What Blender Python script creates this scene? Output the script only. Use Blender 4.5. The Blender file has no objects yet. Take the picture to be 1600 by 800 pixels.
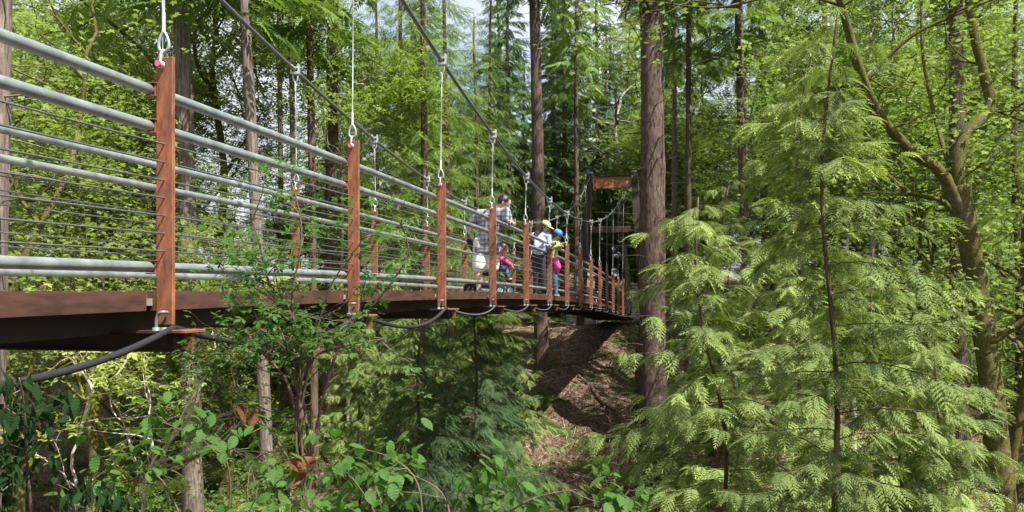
import bpy, math, random
import numpy as np
from mathutils import Vector, Matrix

SEED = 7
rng = np.random.default_rng(SEED)
random.seed(SEED)
R = math.radians
sc = bpy.context.scene
col = sc.collection

# ------------------------------------------------------------------ basics
F = 1250.0; CX = 800.0; HY = 466.0
def at(px, py, Y):
    return np.array([(px - CX) / F * Y, Y, (HY - py) / F * Y])

class MB:
    """collects quads (numpy) with a per-face random value and material index"""
    def __init__(s):
        s.v = []; s.f = []; s.r = []; s.n = 0; s.m = []
    def add(s, v, f, r=None, m=0):
        v = np.asarray(v, float).reshape(-1, 3); f = np.asarray(f, int).reshape(-1, 4)
        s.v.append(v); s.f.append(f + s.n); s.n += len(v)
        if r is None: r = rng.random(len(f))
        s.r.append(np.broadcast_to(np.asarray(r, float), (len(f),)))
        s.m.append(np.full(len(f), m, int))
        return s
    def mesh(s, name, mats, smooth=False):
        v = np.concatenate(s.v); f = np.concatenate(s.f); r = np.concatenate(s.r); mi = np.concatenate(s.m)
        me = bpy.data.meshes.new(name)
        me.vertices.add(len(v)); me.vertices.foreach_set('co', v.astype(np.float32).ravel())
        tri = f[:, 3] < 0
        me.loops.add(len(f) * 4); me.loops.foreach_set('vertex_index', f.astype(np.int32).ravel())
        me.polygons.add(len(f)); me.polygons.foreach_set('loop_start', np.arange(0, len(f) * 4, 4, dtype=np.int32))
        me.polygons.foreach_set('loop_total', np.full(len(f), 4, dtype=np.int32))
        me.polygons.foreach_set('material_index', mi.astype(np.int32))
        me.polygons.foreach_set('use_smooth', np.full(len(f), smooth, dtype=bool))
        a = me.attributes.new('rnd', 'FLOAT', 'FACE'); a.data.foreach_set('value', r.astype(np.float32))
        me.update(calc_edges=True)
        if not isinstance(mats, (list, tuple)): mats = [mats]
        for m in mats: me.materials.append(m)
        return me

def tag(o, label=None, cat=None, group=None, kind=None):
    if label: o['label'] = label
    if cat: o['category'] = cat
    if group: o['group'] = group
    if kind: o['kind'] = kind
    return o
def link(name, me, parent=None, loc=None):
    o = bpy.data.objects.new(name, me); col.objects.link(o)
    if parent is not None: o.parent = parent
    if loc is not None: o.location = loc
    return o
def empty(name, loc=(0, 0, 0), rz=0.0, sc_=1.0):
    o = bpy.data.objects.new(name, None); o.empty_display_size = .2
    col.objects.link(o); o.location = loc; o.rotation_euler = (0, 0, rz); o.scale = (sc_,) * 3
    return o
def copy_tree(root, kids_of):
    c = root.copy(); col.objects.link(c)
    for ch in kids_of[root.name]:
        k = ch.copy(); col.objects.link(k); k.parent = c
        for g in kids_of.get(ch.name, []):
            q = g.copy(); col.objects.link(q); q.parent = k
    return c

# ------------------------------------------------------------------ shapes
def box_v(c, s, M=None):
    x, y, z = np.array(s) / 2
    v = np.array([[-x,-y,-z],[x,-y,-z],[x,y,-z],[-x,y,-z],[-x,-y,z],[x,-y,z],[x,y,z],[-x,y,z]])
    if M is not None: v = v @ np.asarray(M).T
    return v + np.asarray(c)
BOXF = [[3,2,1,0],[4,5,6,7],[0,1,5,4],[1,2,6,5],[2,3,7,6],[3,0,4,7]]
def bbox(mb, c, s, M=None, bev=0.0, m=0):
    if bev <= 0: mb.add(box_v(c, s, M), BOXF, m=m); return
    # chamfered box: octagonal-ish by bmesh
    import bmesh
    bm = bmesh.new(); bmesh.ops.create_cube(bm, size=1)
    for v in bm.verts: v.co = Vector((v.co.x*s[0], v.co.y*s[1], v.co.z*s[2]))
    bmesh.ops.bevel(bm, geom=list(bm.edges), offset=bev, segments=1, affect='EDGES')
    bm.verts.ensure_lookup_table(); bm.verts.index_update()
    vs = np.array([v.co[:] for v in bm.verts])
    if M is not None: vs = vs @ np.asarray(M).T
    vs = vs + np.asarray(c)
    fs = []
    for f in bm.faces:
        ids = [v.index for v in f.verts]
        if len(ids) == 4: fs.append(ids)
        elif len(ids) == 3: fs.append(ids + [ids[2]])
    # corners: triangles written as quads with midpoint to stay valid
    q = [f for f in fs if f[2] != f[3]]
    t = [f for f in fs if f[2] == f[3]]
    extra = []; n = len(vs); vv = list(vs)
    for f in t:
        mid = (vs[f[2]] + vs[f[0]]) / 2; vv.append(mid); q.append([f[0], f[1], f[2], n]); n += 1
    mb.add(np.array(vv), q, m=m); bm.free()

def frames(P):
    P = np.asarray(P, float); n = len(P)
    T = np.gradient(P, axis=0); T /= np.linalg.norm(T, axis=1, keepdims=True) + 1e-9
    ref = np.array([0, 0, 1.0]) if abs(T[0][2]) < .9 else np.array([1.0, 0, 0])
    U = np.zeros_like(P); V = np.zeros_like(P)
    u = np.cross(T[0], ref); u /= np.linalg.norm(u)
    for i in range(n):
        u = u - T[i] * np.dot(u, T[i]); u /= np.linalg.norm(u) + 1e-9
        U[i] = u; V[i] = np.cross(T[i], u)
    return T, U, V
def tube(mb, P, rad, ns=8, caps=True, rough=0.0, m=0, r=None):
    P = np.asarray(P, float); n = len(P)
    rad = np.broadcast_to(np.asarray(rad, float), (n,))
    T, U, V = frames(P)
    a = np.linspace(0, 2*np.pi, ns, endpoint=False)
    rr = rad[:, None] * (1 + (rng.normal(0, rough, (n, ns)) if rough > 0 else 0))
    ring = P[:, None, :] + rr[..., None] * (np.cos(a)[None, :, None]*U[:, None, :] + np.sin(a)[None, :, None]*V[:, None, :])
    v = ring.reshape(-1, 3)
    i = np.arange(n-1)[:, None]*ns; j = np.arange(ns)[None, :]; k = (np.arange(ns)+1)[None, :] % ns
    f = np.stack([i+j, i+k, i+ns+k, i+ns+j], -1).reshape(-1, 4)
    if caps and ns % 2 == 0:
        cf = []
        for b in (0, (n-1)*ns):
            for q in range(1, ns//2):
                ids = [b+q-1, b+q, b+ns-q-1, b+ns-q] if False else [b+q-1, b+q, b+ns-1-q, b+ns-q if q > 1 else b+ns-1]
                if len(set(ids)) == 4: cf.append(ids)
        # simple fan of quads
        cf = []
        for b in (0, (n-1)*ns):
            for q in range(ns//2 - 1):
                cf.append([b+q, b+q+1, b+ns-2-q, b+ns-1-q])
        f = np.concatenate([f, np.array(cf)])
    mb.add(v, f, r=r, m=m)
def ellipsoid(mb, c, s, M=None, nu=16, nv=10, m=0):
    th = np.linspace(0.02, np.pi-0.02, nv); ph = np.linspace(0, 2*np.pi, nu, endpoint=False)
    v = np.stack([np.sin(th)[:, None]*np.cos(ph), np.sin(th)[:, None]*np.sin(ph), np.cos(th)[:, None]*np.ones(nu)], -1).reshape(-1, 3)*np.array(s)
    if M is not None: v = v @ np.asarray(M).T
    v = v + np.asarray(c)
    i = np.arange(nv-1)[:, None]*nu; j = np.arange(nu)[None, :]; k = (np.arange(nu)+1)[None, :] % nu
    f = np.stack([i+j, i+nu+j, i+nu+k, i+k], -1).reshape(-1, 4)
    cf = []
    for b in (0, (nv-1)*nu):
        for q in range(nu//2-1): cf.append([b+q, b+q+1, b+nu-2-q, b+nu-1-q])
    mb.add(v, np.concatenate([f, np.array(cf)]), m=m)
def torus(mb, c, R0, r0, M=None, sx=1.0, sy=1.0, arc=(0, 2*np.pi), n=24, ns=8, m=0):
    a = np.linspace(arc[0], arc[1], n)
    P = np.stack([R0*np.cos(a)*sx, np.zeros(n), R0*np.sin(a)*sy], -1)
    if M is not None: P = P @ np.asarray(M).T
    tube(mb, P + np.asarray(c), r0, ns, m=m)
def smooth_path(pts, n):
    pts = np.asarray(pts, float); k = len(pts)
    t = np.linspace(0, k-1, n); i = np.clip(t.astype(int), 0, k-2); u = (t-i)[:, None]
    g = lambda j: pts[np.clip(j, 0, k-1)]
    p0, p1, p2, p3 = g(i-1), g(i), g(i+1), g(i+2)
    return .5*((2*p1)+(-p0+p2)*u+(2*p0-5*p1+4*p2-p3)*u**2+(-p0+3*p1-3*p2+p3)*u**3)

# ------------------------------------------------------------------ materials
def newmat(name):
    m = bpy.data.materials.new(name); m.use_nodes = True
    nt = m.node_tree; nt.nodes.clear()
    out = nt.nodes.new('ShaderNodeOutputMaterial')
    return m, nt, out
def N(nt, t, **kw):
    n = nt.nodes.new(t)
    for k, v in kw.items():
        if k in n.inputs: n.inputs[k].default_value = v
        else: setattr(n, k, v)
    return n
def ramp(nt, stops):
    n = nt.nodes.new('ShaderNodeValToRGB'); e = n.color_ramp.elements
    while len(e) < len(stops): e.new(.5)
    for x, (p, c) in zip(e, stops): x.position = p; x.color = (*c, 1)
    return n
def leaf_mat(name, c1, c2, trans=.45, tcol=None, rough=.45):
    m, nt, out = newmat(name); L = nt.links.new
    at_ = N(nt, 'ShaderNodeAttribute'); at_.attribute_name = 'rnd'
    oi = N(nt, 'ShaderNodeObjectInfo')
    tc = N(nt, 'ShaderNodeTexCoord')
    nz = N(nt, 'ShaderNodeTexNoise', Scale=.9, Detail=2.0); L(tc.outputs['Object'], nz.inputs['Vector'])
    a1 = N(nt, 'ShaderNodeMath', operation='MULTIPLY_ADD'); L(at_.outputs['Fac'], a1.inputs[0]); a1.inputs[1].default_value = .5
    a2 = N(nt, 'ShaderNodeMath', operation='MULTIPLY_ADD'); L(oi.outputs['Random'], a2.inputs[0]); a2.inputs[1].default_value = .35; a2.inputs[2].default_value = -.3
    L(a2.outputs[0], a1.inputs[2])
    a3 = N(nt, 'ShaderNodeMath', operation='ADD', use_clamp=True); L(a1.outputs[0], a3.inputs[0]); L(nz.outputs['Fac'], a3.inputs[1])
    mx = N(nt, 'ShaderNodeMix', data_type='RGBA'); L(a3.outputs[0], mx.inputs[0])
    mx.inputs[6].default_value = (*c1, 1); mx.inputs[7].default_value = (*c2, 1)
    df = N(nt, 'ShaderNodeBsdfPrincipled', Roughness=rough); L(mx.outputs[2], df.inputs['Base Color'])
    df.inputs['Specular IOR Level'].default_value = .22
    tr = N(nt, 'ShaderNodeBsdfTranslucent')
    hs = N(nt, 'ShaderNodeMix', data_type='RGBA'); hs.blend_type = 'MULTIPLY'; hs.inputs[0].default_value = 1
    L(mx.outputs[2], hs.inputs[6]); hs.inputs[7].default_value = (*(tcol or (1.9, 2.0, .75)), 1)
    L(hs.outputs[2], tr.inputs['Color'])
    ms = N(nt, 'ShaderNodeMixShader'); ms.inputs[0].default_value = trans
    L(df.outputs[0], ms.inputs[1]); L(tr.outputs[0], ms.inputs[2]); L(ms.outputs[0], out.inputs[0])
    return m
def bark_mat(name, c1, c2, moss=0.0, scale=6.0, zs=.12, bump=.6, mosscol=(.10, .095, .015)):
    m, nt, out = newmat(name); L = nt.links.new
    tc = N(nt, 'ShaderNodeTexCoord'); mp = N(nt, 'ShaderNodeMapping'); mp.inputs['Scale'].default_value = (1, 1, zs)
    L(tc.outputs['Object'], mp.inputs[0])
    nz = N(nt, 'ShaderNodeTexNoise', Scale=scale*2.2, Detail=7.0, Roughness=.7, Distortion=.6); L(mp.outputs[0], nz.inputs['Vector'])
    n2 = N(nt, 'ShaderNodeTexNoise', Scale=1.3, Detail=4.0); L(tc.outputs['Object'], n2.inputs['Vector'])
    rp = ramp(nt, [(.33, tuple(x*.35 for x in c1)), (.47, c1), (.68, c2)]); L(nz.outputs['Fac'], rp.inputs[0])
    mx = N(nt, 'ShaderNodeMix', data_type='RGBA'); mx.blend_type = 'MULTIPLY'; mx.inputs[0].default_value = .6
    r2 = ramp(nt, [(.3, (.55, .55, .55)), (.7, (1.15, 1.1, 1.05))]); L(n2.outputs['Fac'], r2.inputs[0])
    L(rp.outputs[0], mx.inputs[6]); L(r2.outputs[0], mx.inputs[7])
    last = mx.outputs[2]
    if moss > 0:
        n3 = N(nt, 'ShaderNodeTexNoise', Scale=2.6, Detail=6.0, Roughness=.7); L(tc.outputs['Object'], n3.inputs['Vector'])
        r3 = ramp(nt, [(.56-.3*moss, (0, 0, 0)), (.66-.3*moss, (1, 1, 1))]); L(n3.outputs['Fac'], r3.inputs[0])
        m2 = N(nt, 'ShaderNodeMix', data_type='RGBA'); L(r3.outputs[0], m2.inputs[0]); L(last, m2.inputs[6])
        n4 = N(nt, 'ShaderNodeTexNoise', Scale=40.0, Detail=3.0); L(tc.outputs['Object'], n4.inputs['Vector'])
        r4 = ramp(nt, [(.3, tuple(x*.4 for x in mosscol)), (.7, tuple(x*1.5 for x in mosscol))]); L(n4.outputs['Fac'], r4.inputs[0])
        L(r4.outputs[0], m2.inputs[7]); last = m2.outputs[2]
    b = N(nt, 'ShaderNodeBsdfPrincipled', Roughness=.9); b.inputs['Specular IOR Level'].default_value = .2
    L(last, b.inputs['Base Color'])
    bp = N(nt, 'ShaderNodeBump', Strength=bump, Distance=.04); L(nz.outputs['Fac'], bp.inputs['Height']); L(bp.outputs[0], b.inputs['Normal'])
    L(b.outputs[0], out.inputs[0])
    return m
def noise_mat(name, c1, c2, scale=8, rough=.7, metal=0.0, bump=.1, map_scale=(1, 1, 1), spec=.5, dist=.005, detail=5.0, lo=.35, hi=.65):
    m, nt, out = newmat(name); L = nt.links.new
    tc = N(nt, 'ShaderNodeTexCoord'); mp = N(nt, 'ShaderNodeMapping'); mp.inputs['Scale'].default_value = map_scale
    L(tc.outputs['Object'], mp.inputs[0])
    nz = N(nt, 'ShaderNodeTexNoise', Scale=scale, Detail=detail, Roughness=.65); L(mp.outputs[0], nz.inputs['Vector'])
    rp = ramp(nt, [(lo, c1), (hi, c2)]); L(nz.outputs['Fac'], rp.inputs[0])
    b = N(nt, 'ShaderNodeBsdfPrincipled', Roughness=rough, Metallic=metal); b.inputs['Specular IOR Level'].default_value = spec
    L(rp.outputs[0], b.inputs['Base Color'])
    if bump > 0:
        bp = N(nt, 'ShaderNodeBump', Strength=bump, Distance=dist); L(nz.outputs['Fac'], bp.inputs['Height']); L(bp.outputs[0], b.inputs['Normal'])
    L(b.outputs[0], out.inputs[0])
    return m

M = {}
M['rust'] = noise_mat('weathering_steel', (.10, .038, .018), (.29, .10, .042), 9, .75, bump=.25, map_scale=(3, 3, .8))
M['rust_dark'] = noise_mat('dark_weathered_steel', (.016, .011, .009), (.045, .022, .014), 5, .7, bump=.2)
M['kerb'] = noise_mat('kerb_steel', (.028, .013, .009), (.085, .036, .024), 3.5, .6, bump=.2, map_scale=(1, 1, 5))
M['galv'] = noise_mat('galvanised_pipe', (.13, .155, .16), (.25, .285, .285), 7, .42, metal=.3, bump=.05)
M['cable'] = noise_mat('wire_rope', (.10, .11, .115), (.20, .21, .22), 60, .45, metal=.6, bump=.4)
M['galv_bright'] = noise_mat('bright_galvanised_steel', (.26, .28, .30), (.46, .49, .52), 15, .42, metal=.4, bump=.1)
M['hose'] = noise_mat('black_rubber_sleeve', (.005, .006, .008), (.012, .013, .017), 20, .85, bump=.1)
M['pin'] = noise_mat('pink_bolt_paint', (.55, .06, .08), (.70, .12, .14), 30, .5, bump=.1)
M['deck'] = noise_mat('deck_timber', (.12, .10, .08), (.26, .22, .18), 6, .85, bump=.4, map_scale=(1, 6, 1))
M['glulam'] = noise_mat('orange_glulam', (.15, .055, .018), (.42, .17, .06), 2.6, .6, bump=.2, map_scale=(.6, .6, 7), lo=.38, hi=.55)
M['tower'] = noise_mat('dark_tower_timber', (.03, .019, .014), (.075, .045, .032), 3, .75, bump=.3, map_scale=(4, 4, .5))
M['bark_grey'] = bark_mat('grey_bark', (.15, .12, .10), (.30, .26, .225), scale=10)
M['bark_brown'] = bark_mat('brown_bark', (.10, .068, .05), (.20, .145, .11))
M['bark_red'] = bark_mat('furrowed_red_brown_bark', (.085, .058, .047), (.19, .145, .125), scale=13, bump=.9)
M['bark_moss'] = bark_mat('mossy_bark', (.12, .10, .075), (.26, .23, .18), moss=.68, mosscol=(.085, .080, .020))
M['bark_halfmoss'] = bark_mat('part_mossy_bark', (.13, .11, .09), (.30, .27, .23), moss=.30, mosscol=(.075, .07, .02))
M['bark_pale'] = bark_mat('pale_alder_bark', (.26, .24, .20), (.48, .46, .42), zs=.8, scale=3, bump=.25)
M['twig_pale'] = noise_mat('pale_twigs', (.30, .26, .21), (.52, .47, .40), 12, .8)
M['twig'] = noise_mat('brown_twigs', (.07, .045, .03), (.14, .09, .06), 12, .8)
M['leaf_maple'] = leaf_mat('bright_maple_leaf', (.055, .115, .022), (.20, .28, .065), .5, (1.55, 1.5, .9))
M['leaf_mid'] = leaf_mat('mid_green_leaf', (.045, .10, .020), (.12, .20, .040), .42, (1.6, 1.6, .8))
M['leaf_lime'] = leaf_mat('lime_spring_leaf', (.20, .30, .04), (.38, .46, .10), .5, (1.5, 1.5, .8))
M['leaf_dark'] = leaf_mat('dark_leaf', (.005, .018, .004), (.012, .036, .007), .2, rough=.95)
M['leaf_hazel'] = leaf_mat('hazel_leaf', (.035, .10, .020), (.075, .165, .032), .45, (1.6, 1.7, .8), rough=.6)
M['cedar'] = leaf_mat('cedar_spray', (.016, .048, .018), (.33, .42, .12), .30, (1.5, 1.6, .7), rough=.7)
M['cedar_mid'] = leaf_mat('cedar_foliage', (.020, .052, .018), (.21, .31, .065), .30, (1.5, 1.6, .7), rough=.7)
M['fir_dark'] = leaf_mat('dark_conifer_foliage', (.024, .058, .028), (.075, .135, .050), .22, (1.5, 1.7, .8), rough=.7)
M['dead_leaf'] = leaf_mat('dead_brown_leaf', (.07, .022, .012), (.20, .075, .04), .35, (1.4, 1.1, .8))
M['stone'] = noise_mat('grey_stone', (.28, .27, .25), (.50, .49, .46), 3, .85, bump=.4)

# ------------------------------------------------------------------ foliage templates (verts, quads)
def kite(base, d, n, L, w, droop=0.0):
    d = np.asarray(d, float); s = np.cross(n, d); s /= np.linalg.norm(s)+1e-9
    b = np.asarray(base, float); dn = np.array([0, 0, -1.0])
    return [b, b+d*L*.45+s*w/2+dn*droop*.3, b+d*L+dn*droop, b+d*L*.45-s*w/2+dn*droop*.3]
def frond(nl, ns, wid=.40, ang=48, dr=.22, sw=.36, kw=.10, sl=.42):
    V = []; Fq = []
    Z = np.array([0, 0, 1.0])
    def addk(*a, **k):
        n = len(V); V.extend(kite(*a, **k)); Fq.append([n, n+1, n+2, n+3])
    zc = lambda t: -dr*t*t
    for i in range(nl):
        t = .08 + .88*i/nl
        l = wid*(min(1, .45+t*2.2))*(1-t)**.65
        for sgn in (-1, 1):
            a = R(ang-14*t)*sgn; d = np.array([math.cos(a), math.sin(a), -.12]); d /= np.linalg.norm(d)
            base = np.array([t, 0, zc(t)])
            if ns == 0: addk(base, d, Z, l, l*.30 if nl > 6 else l*.42, droop=.12*l)
            else:
                addk(base, d, Z, l, l*kw, droop=.15*l)
                for j in range(ns):
                    u = (j+.6)/(ns+.4); b2 = base+d*l*u+np.array([0, 0, -.15*l*u*u])
                    l2 = l*sl*(1-u)**.6
                    for s2 in (-1, 1):
                        a2 = a+s2*R(42); d2 = np.array([math.cos(a2), math.sin(a2), -.25]); d2 /= np.linalg.norm(d2)
                        addk(b2, d2, Z, l2, l2*sw, droop=.1*l2)
    addk([.72, 0, zc(.72)], [.96, 0, -dr*1.3], Z, .30, .05)
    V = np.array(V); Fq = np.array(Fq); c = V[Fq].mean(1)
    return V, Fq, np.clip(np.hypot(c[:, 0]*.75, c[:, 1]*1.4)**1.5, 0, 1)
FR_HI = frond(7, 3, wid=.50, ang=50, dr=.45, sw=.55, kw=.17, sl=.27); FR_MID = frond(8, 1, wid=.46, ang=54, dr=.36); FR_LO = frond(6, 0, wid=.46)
def leaf_simple():
    v = [[0,0,0],[.35,.28,.03],[1,0,-.12],[.35,0,-.03],[.35,-.28,.03]]
    return np.array(v, float), np.array([[0,3,2,1],[0,4,2,3]])
def leaf_ovate():
    xs = np.linspace(0, 1, 13); ws = np.interp(xs, [0, .1, .28, .5, .72, .9, 1], [0, .2, .31, .34, .26, .10, 0])*np.where(np.arange(13) % 2, 1.03, .96)
    V = []; Fq = []
    for x, w in zip(xs, ws):
        z = -.30*x*x
        pl = .009*(-1)**len(V)*(w > .05)
        V += [[x, 0, z-.0], [x+.10*w, w, z+w*.35-w*w*.9+pl], [x+.10*w, -w, z+w*.35-w*w*.9+pl]]
    for i in range(len(xs)-1):
        a = 3*i; Fq += [[a, a+3, a+4, a+1], [a, a+2, a+5, a+3]]
    # serration: nudge
    V = np.array(V, float)
    return V, np.array(Fq)
def leaf_palmate(lobes=5):
    V = []; Fq = []
    angs = {5: [-100, -48, 0, 48, 100], 3: [-62, 0, 62]}[lobes]; ls = {5: [.5, .8, 1, .8, .5], 3: [.75, 1, .75]}[lobes]
    for a, l in zip(angs, ls):
        a = R(a); d = np.array([math.cos(a), math.sin(a), -.18*l]); s = np.array([-math.sin(a), math.cos(a), 0])
        w = .20*l + .03; n = len(V); b = np.array([.0, 0, 0])
        V += [b, b+d*l*.55+s*w+[0,0,.02], b+d*l, b+d*l*.55-s*w+[0,0,.02]]
        Fq.append([n, n+1, n+2, n+3])
    V = np.array(V); V[:, 0] += .0
    return V, np.array(Fq)
LEAF = leaf_simple(); OVATE = leaf_ovate(); PALM5 = leaf_palmate(5); PALM3 = leaf_palmate(3)
def leaf_cluster():
    """a tuft of five simple leaves"""
    V = []; Fq = []; n = 0
    for k in range(4):
        a = R(k*97+10); c, s = math.cos(a), math.sin(a)
        v = LEAF[0] @ np.array([[c, s, 0], [-s, c, 0], [0, 0, 1]]); v = v + np.array([c*.15, s*.15, .1*(k % 2)])
        V.append(v); Fq.append(LEAF[1]+n); n += len(v)
    return np.concatenate(V), np.concatenate(Fq)
TUFT = leaf_cluster()

def rotmats(yaw, pitch, roll):
    cy, sy, cp, sp, cr, sr = np.cos(yaw), np.sin(yaw), np.cos(pitch), np.sin(pitch), np.cos(roll), np.sin(roll)
    Rz = np.zeros((len(yaw), 3, 3)); Rz[:,0,0]=cy; Rz[:,0,1]=-sy; Rz[:,1,0]=sy; Rz[:,1,1]=cy; Rz[:,2,2]=1
    Ry = np.zeros_like(Rz); Ry[:,0,0]=cp; Ry[:,0,2]=sp; Ry[:,1,1]=1; Ry[:,2,0]=-sp; Ry[:,2,2]=cp
    Rx = np.zeros_like(Rz); Rx[:,0,0]=1; Rx[:,1,1]=cr; Rx[:,1,2]=-sr; Rx[:,2,1]=sr; Rx[:,2,2]=cr
    return Rz @ Ry @ Rx
def scatter(mb, tpl, pos, Rm, s, m=0, r=None):
    v, f = tpl[:2]; bias = tpl[2] if len(tpl) > 2 else None; pos = np.asarray(pos, float); k = len(pos)
    if k == 0: return
    V = np.einsum('mij,nj->mni', Rm, v)*np.asarray(s, float).reshape(-1, 1, 1) + pos[:, None, :]
    Fm = f[None]+(np.arange(k)*len(v))[:, None, None]
    rr = rng.random(k) if r is None else np.asarray(r)
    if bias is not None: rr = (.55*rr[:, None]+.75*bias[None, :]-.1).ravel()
    else: rr = np.repeat(rr, len(f))
    mb.add(V.reshape(-1, 3), Fm.reshape(-1, 4), r=rr, m=m)

def ground_z(x, y):
    x = np.asarray(x, float); y = np.asarray(y, float)
    prof = np.interp(y, [-60, -6, 1.5, 6, 14, 21, 25, 40, 46, 60, 90, 160, 400], [4, -1.2, -1.9, -3.6, -5.9, -6.4, -6.1, -1.55, -1.3, -.6, 2, 4, 6])
    side = .35*np.sin(x*.23+y*.11)+.25*np.sin(x*.51-y*.37+1)+.12*np.sin(x*1.3+y*.9)+.06*np.sin(x*2.9-y*2.3)
    drop = np.clip((-x-4)/30, 0, 1)*-1.5*np.clip((45-y)/20, 0, 1)
    return prof + side*np.clip(np.abs(y-2)/10+.2, 0, 1)*np.clip(1-np.exp(-((y-42)/3.0)**2)*.9, 0, 1) + drop

# ------------------------------------------------------------------ tree makers
def trunk_path(H, lean=(0, 0), wob=.12, n=22, z0=-.6):
    z = np.linspace(z0, H, n); t = (z-z0)/(H-z0)
    ph = rng.random(4)*6.28
    x = lean[0]*t*H + wob*(np.sin(t*5+ph[0])+.5*np.sin(t*11+ph[1]))*t
    y = lean[1]*t*H + wob*(np.sin(t*4.3+ph[2])+.5*np.sin(t*12+ph[3]))*t
    return np.stack([x, y, z], -1)
def at_path(P, z):
    return np.array([np.interp(z, P[:, 2], P[:, 0]), np.interp(z, P[:, 2], P[:, 1]), z])

def conifer(H, r0, crown_lo, nb, Lmax, nf, tpl, lf, leafm, barkm, style='cedar', lean=(0, 0), stubs=30, taper=.75, ns=10, Lmin=.35, wob=.12, flare=.35, short=0):
    tb = MB(); cb = MB()
    P = trunk_path(H, lean, wob, n=30)
    t = np.clip(P[:, 2]/H, 0, 1)
    rad = r0*(1-taper*t)*(1+flare*np.exp(-np.clip(P[:, 2], 0, None)/.7)) + .004; rad[-1] = .01
    tube(tb, P, rad, ns, rough=.035)
    pos = []; yaw = []; pit = []; rol = []; sz = []; rv = []
    ga = rng.random()*6.28
    for b in range(nb+short):
        u = (b+rng.random())/nb if b < nb else rng.random()*.97; z = crown_lo+(H-crown_lo)*u**.95
        ga += 2.4+rng.normal(0, .35)
        s = 1-u
        L = (Lmin+(Lmax-Lmin)*(s**.75)*(min(1, u*6+.55)))*rng.uniform(.5, 1.25)
        if b >= nb: L = min(L, rng.uniform(.3, .75))
        base = at_path(P, z); d = np.array([math.cos(ga), math.sin(ga)])
        tt = np.linspace(0, 1, 8)
        up = rng.uniform(.05, .35) if style != 'fir' else rng.uniform(-.05, .25)
        dr = rng.uniform(.35, .7) if style != 'fir' else rng.uniform(.15, .4)
        hz = L*(up*tt-dr*tt**2+(.28 if style != 'fir' else .05)*tt**4)
        bend = rng.normal(0, .18)
        side = np.array([-d[1], d[0]])
        Q = np.stack([base[0]+d[0]*L*tt+side[0]*bend*L*tt**2, base[1]+d[1]*L*tt+side[1]*bend*L*tt**2, z+hz], -1)
        tube(tb, Q, np.linspace(max(.005*L, .004), .002, 8), 4, caps=False)
        k = max(3, int(nf*(L/Lmax)**.8))
        brv = rng.random(); nd = max(2, int(round(L/.38)))
        for j in range(k):
            q = .06+.94*((j+rng.random()*.5)/k)**.8; q = min(q, 1)
            if style == 'spray': q = min(1, (math.floor(q*nd)+.55+rng.normal(0, .13))/nd)
            p = np.array([np.interp(q, tt, Q[:, c]) for c in range(3)])
            sg = 1 if j % 2 else -1
            if j == k-1: sg = 0
            dirb = math.atan2(d[1]+side[1]*bend*2*q, d[0]+side[0]*bend*2*q)
            pos.append(p); yaw.append(dirb+sg*R(rng.uniform(22, 62)))
            slope = (np.interp(min(q+.1, 1), tt, hz)-np.interp(q-.1, tt, hz))/(.2*L)
            pit.append(-math.atan(slope)*.6+rng.normal(.30, .22)); rol.append(rng.normal(0, .28))
            sz.append(lf*(.72+.45*math.sin(q*3.1))*rng.uniform(.75, 1.2)*(.45+.55*(L/Lmax)**.5)); rv.append(.6*brv+.4*rng.random())
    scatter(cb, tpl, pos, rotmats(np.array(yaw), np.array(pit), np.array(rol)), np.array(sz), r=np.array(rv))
    for k in range(stubs):
        z = rng.uniform(.08*H, max(crown_lo, .3*H)); a = rng.random()*6.28; L = rng.uniform(.2, 1.4)
        b = at_path(P, z); e = b+np.array([math.cos(a)*L, math.sin(a)*L, rng.uniform(-.25, .3)*L])
        mid = (b+e)/2+rng.normal(0, .06, 3)
        tube(tb, [b, mid, e], [.014, .009, .003], 4, caps=False)
    return tb.mesh('trunk_mesh', barkm, True), cb.mesh('crown_mesh', leafm)

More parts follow.
